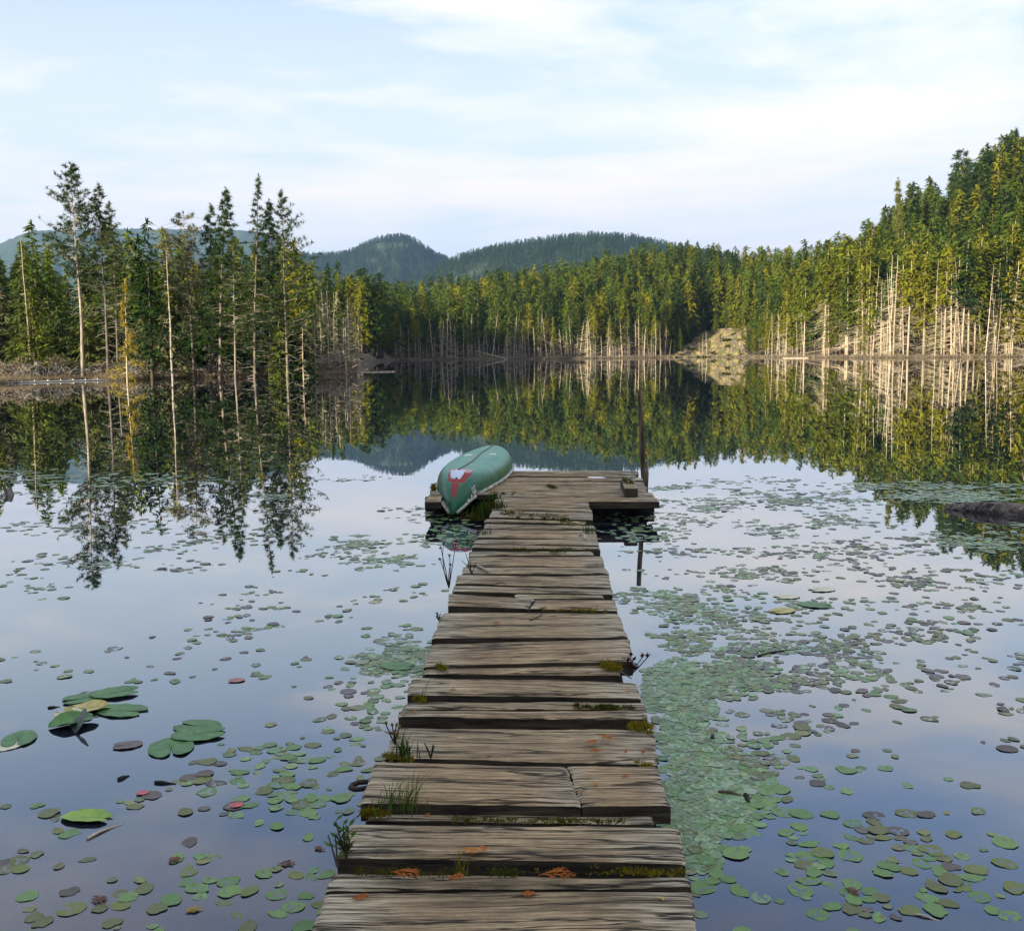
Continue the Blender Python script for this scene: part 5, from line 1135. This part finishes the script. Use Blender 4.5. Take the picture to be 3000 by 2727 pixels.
PM = {'green': pad_mat('green_pad', (0.10, 0.23, 0.06), (0.18, 0.32, 0.09)), 'olive': pad_mat('olive_pad', (0.12, 0.14, 0.04), (0.15, 0.175, 0.06)),
      'purple': pad_mat('purplish_pad', (0.075, 0.065, 0.060), (0.12, 0.095, 0.085)), 'lime': pad_mat('lime_pad', (0.15, 0.19, 0.04), (0.18, 0.22, 0.05)), 'pale': pad_mat('pale_green_pad', (0.17, 0.28, 0.14), (0.22, 0.34, 0.19))}
PC = {'green': (0.13, 0.24, 0.075), 'olive': (0.13, 0.16, 0.055), 'purple': (0.10, 0.085, 0.08), 'lime': (0.16, 0.20, 0.045), 'pale': (0.20, 0.31, 0.17)}
def pad_shape(seed, n=20, notch=False):
    rng = np.random.default_rng(seed); an = np.linspace(0, 2 * math.pi, n, endpoint=False); e = 0.62 + 0.36 * rng.random()
    w_ = 1 + 0.24 * (vnoise(np.cos(an) * 1.6 + 5, np.sin(an) * 1.6 + 5, seed) - .5) * 2 + rng.normal(size=n) * 0.015
    o = np.stack([np.cos(an) * w_, np.sin(an) * e * w_, np.zeros(n)], -1)
    o[:, 2] = 0.022 * np.sin(an * 2 + rng.random() * 6) + 0.03 * (vnoise(np.cos(an) * 3 + 2, np.sin(an) * 3, seed) - .5) + (rng.random() ** 4) * 0.06 + 0.012
    i1 = o * 0.55; i1[:, 2] = 0.03 * np.sin(an * 3 + seed)
    V = np.concatenate([[[0, 0, -0.02]], i1, o]); F = [(0, 1 + j, 1 + (j + 1) % n) for j in range(n)] + [(1 + j, 1 + n + j, 1 + n + (j + 1) % n, 1 + (j + 1) % n) for j in range(n)]
    return V, F
PATCH = [  # centre x, y, half width, half height, count, colours
 (230, 945, 235, 14, 210, 'ppog'), (80, 985, 90, 18, 70, 'ppu'), (40, 935, 60, 10, 60, 'ppo'), (250, 1040, 120, 14, 60, 'oog'), (120, 1115, 60, 14, 24, 'uog'), (60, 1040, 60, 14, 36, 'oog'), (50, 1150, 70, 18, 36, 'oog'), (220, 1110, 90, 14, 30, 'og'),
 (540, 985, 60, 9, 50, 'po'), (690, 945, 45, 8, 30, 'pg'), (560, 1002, 60, 7, 24, 'pu'), (470, 1055, 110, 16, 60, 'ogu'), (350, 1080, 80, 8, 30, 'gou'), (560, 1135, 30, 8, 10, 'og'), (430, 1118, 80, 8, 26, 'uo'),
 (720, 1065, 70, 14, 70, 'gpo'), (785, 1103, 75, 12, 80, 'gpo'), (870, 1062, 45, 22, 90, 'pg'), (905, 1032, 28, 16, 50, 'gp'), (850, 1020, 25, 12, 26, 'pg'), (800, 1000, 40, 10, 20, 'pu'), (640, 1085, 60, 10, 30, 'ogu'),
 (470, 1163, 62, 6, 18, 'uog'), (430, 1213, 48, 6, 14, 'ug'), (470, 1240, 66, 12, 28, 'gou'), (500, 1200, 55, 6, 16, 'uog'), (655, 1217, 26, 5, 9, 'go'), (735, 1192, 32, 5, 10, 'go'), (800, 1165, 40, 5, 14, 'go'),
 (745, 1250, 48, 8, 22, 'go'), (790, 1282, 55, 14, 60, 'gpo'), (750, 1310, 66, 13, 48, 'gpo'), (715, 1348, 55, 15, 22, 'gou'), (700, 1385, 34, 10, 10, 'go'), (815, 1310, 40, 32, 90, 'gp'), (770, 1400, 30, 30, 26, 'gp'),
 (560, 1320, 34, 9, 11, 'gou'), (370, 1281, 22, 4, 5, 'ug'), (500, 1286, 20, 5, 4, 'ug'), (50, 1333, 55, 5, 9, 'og'), (395, 1311, 18, 5, 4, 'u'), (20, 1300, 30, 8, 5, 'o'), (250, 1275, 40, 6, 5, 'uo'),
 (215, 1340, 60, 14, 9, 'gou'), (770, 1440, 34, 12, 14, 'gpo'), (600, 1500, 90, 30, 52, 'gglo'), (690, 1500, 40, 20, 16, 'go'), (420, 1530, 70, 16, 16, 'gou'), (400, 1565, 60, 14, 12, 'glo'), (500, 1478, 30, 10, 3, 'g'), (630, 1440, 50, 30, 5, 'uo'),
 (625, 1590, 55, 34, 24, 'gg'), (660, 1545, 40, 18, 10, 'gg'), (470, 1570, 50, 14, 8, 'gu'), (90, 1612, 90, 14, 14, 'glo'), (100, 1680, 60, 16, 5, 'lo'), (520, 1640, 30, 24, 2, 'u'), (20, 1690, 20, 30, 4, 'o'),
 (440, 1765, 90, 55, 24, 'ggl'), (540, 1740, 60, 40, 9, 'gg'), (270, 1760, 70, 46, 16, 'glo'), (60, 1800, 90, 34, 13, 'glo'), (600, 1795, 50, 30, 10, 'gg'), (150, 1740, 60, 30, 5, 'ul'), (360, 1800, 60, 24, 8, 'go'),
 # right of the dock
 (1500, 948, 100, 6, 60, 'pg'), (1340, 960, 55, 5, 60, 'pg'), (1560, 972, 120, 10, 130, 'pgu'), (1620, 990, 110, 10, 130, 'pgo'), (1480, 1000, 130, 14, 120, 'pgu'), (1770, 957, 110, 9, 170, 'pp'), (1880, 978, 150, 12, 330, 'pp'),
 (1960, 958, 70, 7, 90, 'pp'), (1950, 1058, 80, 26, 150, 'pg'), (1690, 1028, 110, 18, 90, 'gou'), (1560, 1040, 110, 16, 90, 'gpu'), (1400, 1020, 110, 14, 80, 'gpo'), (1390, 992, 90, 12, 60, 'pg'), (1860, 1060, 60, 14, 50, 'gp'),
 (1280, 1052, 66, 13, 110, 'gp'), (1250, 1025, 40, 8, 30, 'gp'), (1300, 1085, 70, 10, 50, 'gou'), (1210, 996, 30, 5, 22, 'pg'), (1500, 1090, 140, 14, 80, 'gou'), (1650, 1085, 120, 18, 90, 'gou'), (1810, 1078, 100, 18, 80, 'gou'),
 (1380, 1130, 100, 14, 64, 'gou'), (1530, 1130, 90, 13, 60, 'gou'), (1720, 1128, 110, 18, 80, 'gou'), (1880, 1140, 110, 24, 80, 'gou'), (1285, 1178, 70, 12, 100, 'gpo'), (1350, 1202, 80, 14, 100, 'gpo'), (1430, 1168, 50, 8, 34, 'gou'),
 (1560, 1195, 60, 8, 34, 'go'), (1520, 1222, 95, 9, 56, 'go'), (1660, 1190, 50, 8, 22, 'go'), (1830, 1190, 100, 12, 40, 'gou'), (1950, 1212, 60, 10, 20, 'gou'), (1335, 1262, 85, 30, 210, 'gpo'), (1450, 1238, 66, 12, 56, 'gpo'), (1440, 1292, 66, 10, 44, 'gpo'),
 (1330, 1360, 78, 68, 700, 'ppg'), (1425, 1340, 95, 38, 230, 'gpo'), (1375, 1450, 72, 70, 560, 'ppg'), (1395, 1560, 92, 60, 520, 'ppg'), (1360, 1650, 46, 60, 230, 'ppg'), (1425, 1480, 66, 40, 120, 'gpo'), (1470, 1590, 60, 34, 46, 'gg'),
 (1560, 1270, 95, 14, 80, 'gou'), (1650, 1280, 76, 14, 64, 'gou'), (1760, 1250, 70, 12, 34, 'uo'), (1870, 1240, 100, 14, 50, 'gou'), (1960, 1300, 60, 12, 20, 'uo'), (1500, 1340, 66, 18, 56, 'gou'), (1620, 1330, 88, 18, 64, 'gou'),
 (1740, 1330, 76, 14, 30, 'gou'), (1850, 1312, 60, 12, 18, 'uo'), (1540, 1420, 60, 14, 26, 'gou'), (1780, 1410, 40, 7, 9, 'go'), (1640, 1398, 30, 22, 11, 'gou'), (1900, 1350, 60, 16, 12, 'uo'), (1990, 1400, 30, 40, 12, 'uo'),
 (1675, 1500, 24, 26, 10, 'gg'), (1560, 1535, 36, 10, 11, 'gou'), (1960, 1460, 50, 10, 9, 'uo'), (1640, 1452, 50, 16, 7, 'uo'), (1900, 1550, 24, 5, 4, 'go'), (1740, 1642, 40, 22, 18, 'gou'), (1875, 1640, 44, 20, 16, 'glo'),
 (1650, 1700, 70, 18, 12, 'gg'), (1570, 1640, 66, 36, 11, 'gg'), (1480, 1700, 46, 34, 14, 'gg'), (1600, 1752, 70, 36, 20, 'gg'), (1700, 1775, 50, 26, 8, 'ggo'), (1870, 1722, 80, 20, 17, 'gl'), (1790, 1785, 60, 22, 14, 'gul'), (1970, 1800, 50, 26, 6, 'gg'), (1430, 1752, 34, 34, 9, 'gp'), (1490, 1810, 60, 8, 4, 'gu')]
KEY = {'g': 'green', 'o': 'olive', 'u': 'purple', 'l': 'lime', 'p': 'pale'}
rngW = np.random.default_rng(12); pads = []; pk = []
dockpoly = [at(x, y, DECK) for x, y in ((560, 2300), (640, 1750), (712, 1578), (800, 1366), (882, 1190), (940, 1058), (970, 990), (1160, 990), (1176, 1059), (1215, 1200), (1262, 1372), (1320, 1584), (1372, 1833), (1450, 2300))]
def in_poly(x, y, poly):
    c = False; n = len(poly)
    for i in range(n):
        a, b_ = poly[i], poly[i - 1]
        if (a[1] > y) != (b_[1] > y) and x < (b_[0] - a[0]) * (y - a[1]) / (b_[1] - a[1]) + a[0]: c = not c
    return c
for (cx, cy, hw, hh, n, cols) in PATCH:
    tight = n > 200
    n = int(n * (0.85 if tight and cy > 1200 else 0.8)); hw *= 0.8 if tight and cy > 1200 else 1.0
    nc = max(1, int(n / 6)); cen = []
    for i in range(nc):
        a = rngW.random() * 6.283; r_ = rngW.random() ** 0.5; cen.append((cx + hw * r_ * math.cos(a), cy + hh * r_ * math.sin(a)))
    for i in range(n):
        if tight: a = rngW.random() * 6.283; r_ = rngW.random() ** 0.55; q = (cx + hw * r_ * math.cos(a), cy + hh * r_ * math.sin(a)); p = at(*q)[:2]
        else:
            q = cen[rngW.integers(nc)]; p = at(*q)[:2]; p = p + rngW.normal(size=2) * 0.11 * (1 + 0.35 * min(3, math.hypot(*p) / 10))
        if tight and cy > 1200 and fbm(p[0] * 2.2, p[1] * 2.2, 31, 3) < 0.42: continue
        if in_poly(p[0], p[1], dockpoly) or math.hypot(*p) > r0_of(math.degrees(math.atan2(p[0], p[1]))) - 0.5: continue
        far_k = min(1.0, max(0.0, (math.hypot(*p) - 8) / 12))
        r_ = (0.014 + 0.029 * rngW.random() ** 0.9) * (1 + 0.8 * far_k) * (0.72 if tight and cy > 1200 else 1.0)
        pads.append((float(p[0]), float(p[1]), r_, KEY[cols[rngW.integers(len(cols))]] if rngW.random() < .86 else ('green', 'olive', 'lime')[rngW.integers(3)])); pk.append(0.66 if tight and cy > 1200 else 0.84)
# relax: near pads should lie beside each other rather than on top of each other
pos = np.array([(p[0], p[1]) for p in pads]); rad_ = np.array([p[2] for p in pads]); cell = 0.12
for it in range(14):
    gridd = {}
    for i, (x, y) in enumerate(pos): gridd.setdefault((int(x // cell), int(y // cell)), []).append(i)
    mv = np.zeros_like(pos)
    for (gx, gy), ids in gridd.items():
        cand = [j for dx in (-1, 0, 1) for dy in (-1, 0, 1) for j in gridd.get((gx + dx, gy + dy), ())]
        cp = pos[cand]; cr_ = rad_[cand]
        for i in ids:
            d = pos[i] - cp; ds_ = np.hypot(d[:, 0], d[:, 1]); m_ = (ds_ > 1e-6) & (ds_ < (rad_[i] + cr_) * pk[i])
            if m_.any(): mv[i] += (d[m_] / ds_[m_][:, None] * ((rad_[i] + cr_[m_]) * pk[i] - ds_[m_])[:, None]).sum(0) * 0.28
    pos += np.clip(mv, -0.03, 0.03)
keep = [i for i in range(len(pads)) if not in_poly(pos[i, 0], pos[i, 1], dockpoly)]
pads = [(float(pos[i, 0]), float(pos[i, 1]), pads[i][2], pads[i][3]) for i in keep]
def shown(p):
    x, y = proj((p[0], p[1], 0)); return -8 < x < W0 + 8 and -8 < y < H0 + 8
order = sorted(range(len(pads)), key=lambda i: -(pads[i][2] / math.hypot(pads[i][0], pads[i][1]) if shown(pads[i]) else 0))
NEAR_PADS = set(order[:300])
SH = [pad_shape(i) for i in range(10)]
pm_cache = {}
ZONE = lambda p: ('left of the dock' if p[0] < 0.0 else ('in the dense mat right of the dock' if proj((p[0], p[1], 0))[0] < 1490 and proj((p[0], p[1], 0))[1] < 1700 else 'on the open water right of the dock'))
WORDS = {'green': 'round green', 'olive': 'dull olive', 'purple': 'dark purplish', 'lime': 'bright yellow green', 'pale': 'pale grey green'}
for i in order[:300]:
    p = pads[i]; k = rngW.integers(10); key = (int(k), p[3])
    if key not in pm_cache:
        b = MB(); b.add(*SH[k]); pm_cache[key] = b.mesh('lily_pad', PM[p[3]], True)
    o = bpy.data.objects.new('lily_pad', pm_cache[key]); COL.objects.link(o); zt = 0.0003 + 0.0018 * rngW.random()
    o.location = (p[0], p[1], zt); o.scale = (p[2], p[2] * (0.85 + .3 * rngW.random()), p[2]); o.rotation_euler = (rngW.normal() * 0.012, rngW.normal() * 0.012, rngW.random() * 6.283)
    tag(o, '%s small lily pad floating %s' % (WORDS[p[3]], ZONE(p)), 'lily pad', '%s lily pads %s' % (WORDS[p[3]], ZONE(p)))
vs, fs, cs_, nv_ = [], [], [], 0
for i in order[300:]:
    p = pads[i]; V, F = SH[rngW.integers(10)]; a = rngW.random() * 6.283; c, s = math.cos(a), math.sin(a)
    tl = rngW.normal(size=2) * 0.015; v = V * np.array([p[2], p[2] * (0.85 + .3 * rngW.random()), p[2]])
    v = np.stack([c * v[:, 0] - s * v[:, 1], s * v[:, 0] + c * v[:, 1], v[:, 2] + v[:, 0] * tl[0] + v[:, 1] * tl[1] + 0.0003 + 0.0018 * rngW.random()], -1) + np.array([p[0], p[1], 0])
    vs.append(v); fs += [tuple(q + nv_ for q in f) for f in F]; nv_ += len(V)
    col = np.array(PC[p[3]]) * (0.62 + 0.75 * rngW.random()) * np.array([0.85 + 0.4 * rngW.random(), 1, 0.8 + 0.4 * rngW.random()]); cs_.append(np.tile([*col, 1.0], (len(V), 1)))
me = bpy.data.meshes.new('lily_pad_carpet'); me.from_pydata(np.concatenate(vs).tolist(), [], fs); me.polygons.foreach_set('use_smooth', [True] * len(me.polygons))
ca = me.color_attributes.new('padcol', 'FLOAT_COLOR', 'POINT'); ca.data.foreach_set('color', np.concatenate(cs_).ravel()); me.materials.append(pad_mat('carpet_pad', None, None))
o = bpy.data.objects.new('lily_pad_carpet', me); COL.objects.link(o); tag(o, kind='stuff')

# large heart-shaped pond lily leaves
def heart(label, px, py, size, ang, mt, seed, tilt=(0, 0), fold=0.0, z=0.004, asp=0.8, curl=0.03):
    rng = np.random.default_rng(seed); p0 = at(px, py); n = 44; an = np.linspace(-math.pi + 0.10, math.pi - 0.10, n)
    rr = (1 + 0.06 * np.cos(2 * an)) * (1 - 0.42 * np.exp(-((math.pi - np.abs(an)) / 0.24) ** 2)); rr = rr * (1 + 0.04 * (vnoise(an * 2, an * 0 + 3, seed) - .5))
    rings = []
    for k in (0.0, 0.35, 0.7, 0.92, 1.0):
        x = rr * k * np.cos(an) + 0.10 * (1 - k); y = rr * k * np.sin(an) * asp
        zc = curl * k * k * (np.sin(an * 3 + seed) * 0.5 + 0.5) + 0.012 * np.sin(an * 9) * k + fold * np.abs(y) ** 1.5
        rings.append(np.stack([x, y, zc], -1) * size / 2)
    b = MB(); b.grid(np.stack(rings)); o = b.obj('pond_lily_leaf', mt, None, True); o.location = (p0[0], p0[1], z); o.rotation_euler = (tilt[0], tilt[1], ang)
    so = o.modifiers.new('thickness', 'SOLIDIFY'); so.thickness = 0.0012
    return tag(o, label, 'lily leaf')
def lm(name, a, b_):
    m, t = mat(name); tc = t.n('ShaderNodeTexCoord'); nz = t.noise(tc.outputs['Object'], 18, 5, .6)
    return finish(m, t, principled(t, Base_Color=t.ramp(nz, [(.35, a), (.65, b_)]), Roughness=0.42, Normal=t.n('ShaderNodeBump', None, Strength=.5, Distance=.01, Height=nz)).outputs[0])
L_g = lm('lily_leaf_green', (0.035, 0.12, 0.025), (0.085, 0.22, 0.05)); L_y = lm('lily_leaf_yellowed', (0.32, 0.26, 0.04), (0.55, 0.45, 0.16)); L_c = lm('lily_leaf_cream', (0.55, 0.50, 0.32), (0.7, 0.66, 0.5)); L_l = lm('lily_leaf_lime', (0.15, 0.30, 0.035), (0.28, 0.42, 0.06)); L_d = lm('lily_leaf_blackish', (0.006, 0.014, 0.008), (0.02, 0.05, 0.02))  # last one: blackish green for the folded lobe
heart('green heart leaf overlapping its twin, left one of the far pair', 165, 1376, 0.22, 0.5, L_g, 1)
heart('green heart leaf overlapping its twin, right one of the far pair', 228, 1366, 0.24, -2.8, L_g, 2, z=0.010)
heart('broad green heart leaf right of the yellowed leaf', 242, 1400, 0.25, 2.9, L_g, 3)
heart('withered yellow lily leaf beneath the green pair', 172, 1396, 0.22, 0.1, L_y, 4, curl=0.16)
heart('curled cream coloured underside of a lily leaf by the yellow one', 132, 1406, 0.13, 0.3, L_c, 5, curl=0.22)
heart('dark lily leaf standing half folded over the water', 146, 1424, 0.22, -2.4, L_g, 6, fold=0.35, curl=0.1)
heart('blackish folded lobe hanging from the half folded leaf', 158, 1435, 0.15, -1.2, L_d, 7, tilt=(0.9, 0.2), z=0.04)
heart('green heart leaf at the far left edge with a brown spot', 38, 1456, 0.20, 1.8, L_g, 8)
heart('pale cream leaf end under the heart leaf at the left edge', 8, 1470, 0.15, 0.4, L_c, 9, z=0.002)
heart('largest round heart leaf, lowest of the three in the middle left', 337, 1473, 0.235, 1.9, L_g, 10, asp=0.9)
heart('green heart leaf at the top of the three in the middle left', 388, 1431, 0.23, -0.3, L_g, 11)
heart('green heart leaf between the top and lowest of the three', 394, 1447, 0.245, -2.9, L_g, 12, z=0.008)
heart('bright light green leaf folded like an arrow head', 172, 1611, 0.20, 3.0, L_l, 13, fold=0.25, asp=0.55)
heart('cream lily leaf end among pads far right', 1617, 1161, 0.20, 0.2, L_c, 14, curl=0.02)
heart('cream and green lily leaf among pads right of the mat', 1548, 1175, 0.19, 0.2, L_c, 15, curl=0.02)
heart('larger green lily leaf among pads on the right', 1606, 1192, 0.22, 2.8, L_g, 16)
heart('pale rimmed lily leaf below the cream ones', 1540, 1203, 0.19, 0.5, L_y, 17, curl=0.02)
heart('dark large leaf in the dense pads just left of the dock', 783, 1312, 0.20, 2.9, L_g, 18)
heart('purplish large pad alone on the left below the lily leaves', 250, 1468, 0.13, 0.3, PM['purple'], 19)
M_redl = lm('red_leaf', (0.42, 0.05, 0.06), (0.62, 0.14, 0.14))
heart('small red leaf floating left of the sedge', 465, 1586, 0.055, 0.5, M_redl, 20); heart('small pinkish red leaf among debris on the left', 280, 1562, 0.05, 0.3, M_redl, 21)
heart('flat reddish pad further up the left water', 465, 1340, 0.09, 0.1, lm('rosy_pad', (0.3, 0.12, 0.09), (0.42, 0.2, 0.16)), 22)
# floating bits
def float_stick(label, a, b_, r_, mt, name='floating_twig', bend=0.0):
    p, q = at(*a), at(*b_); s = np.linspace(0, 1, 7); P = p[None] * (1 - s)[:, None] + q[None] * s[:, None]; n_ = np.array([-(q - p)[1], (q - p)[0], 0]); P += n_[None] * (bend * np.sin(s * 3.1))[:, None]; c = P.mean(0)
    P[:, 2] = 0.002 + 0.003 * np.sin(s * 5); b = MB(); b.tube(P - c, r_ * (1 - 0.4 * s), 7); o = b.obj(name, mt, None, True); o.location = c; return tag(o, label, 'twig')
float_stick('short dark stick floating on the left water', (305, 1541), (346, 1543), 0.008, B_dark); float_stick('black bit of stick near the folded leaf', (233, 1535), (254, 1527), 0.009, B_dark)
float_stick('thin reddish brown stick in the dense pad mat', (1414, 1560), (1470, 1570), 0.008, B_brown, bend=0.1); float_stick('stub of dark twig at the end of the brown stick', (1468, 1566), (1474, 1581), 0.012, B_dark)
float_stick('dark stick floating right of the walkway', (1492, 1292), (1578, 1277), 0.006, B_dark, bend=0.05); float_stick('straw coloured reed stalk below the bright folded leaf', (172, 1652), (244, 1621), 0.006, B_twig, bend=0.06)
float_stick('small dark stick on the left under the folded lily leaf', (94, 1394), (118, 1391), 0.006, B_dark); float_stick('dark sprout sticking out of the pad mat', (1402, 1455), (1404, 1446), 0.010, B_dark)
float_stick('dark fallen twig between the near right pads', (1800, 1800), (1850, 1812), 0.004, B_twig)
stump('black lump floating on the left below the heart leaf', 147, 1484, 34, 10, B_dark, 11, z=0.03); stump('black lump floating on the right water', 1596, 1256, 14, 9, B_dark, 12, z=0.03); stump('dark lump at the left end of the floating stick on the right', 1487, 1298, 20, 5, B_dark, 13, z=0.03)
# sunken weed and yellow leaf bits
for i, (px, py, s_, mt, lab) in enumerate(((545, 1700, 0.09, 'a', 'pinkish sunken weed near the leafy shoot'), (330, 1700, 0.08, 'a', 'pinkish weed among pads at the lower left'), (200, 1780, 0.10, 'a', 'tan weed floating at the bottom left'), (400, 1790, 0.08, 'b', 'yellow weed among the bottom left pads'), (1680, 1745, 0.09, 'a', 'tan sunken leaf among the lower right pads'), (620, 1665, 0.07, 'a', 'pink weed by the left dock edge'))):
    o = cedar(lab, px, py, s_ * 0.7, i * 1.1, 60 + i, M_ced3 if mt == 'b' else moss_mat('sunken_weed_%s' % 'abcdef'[i], (0.20, 0.12, 0.10), (0.26, 0.16, 0.13)), 8); o.name = 'water_weed'; o['category'] = 'weed'; q = at(px, py, 0.002); o.location = q
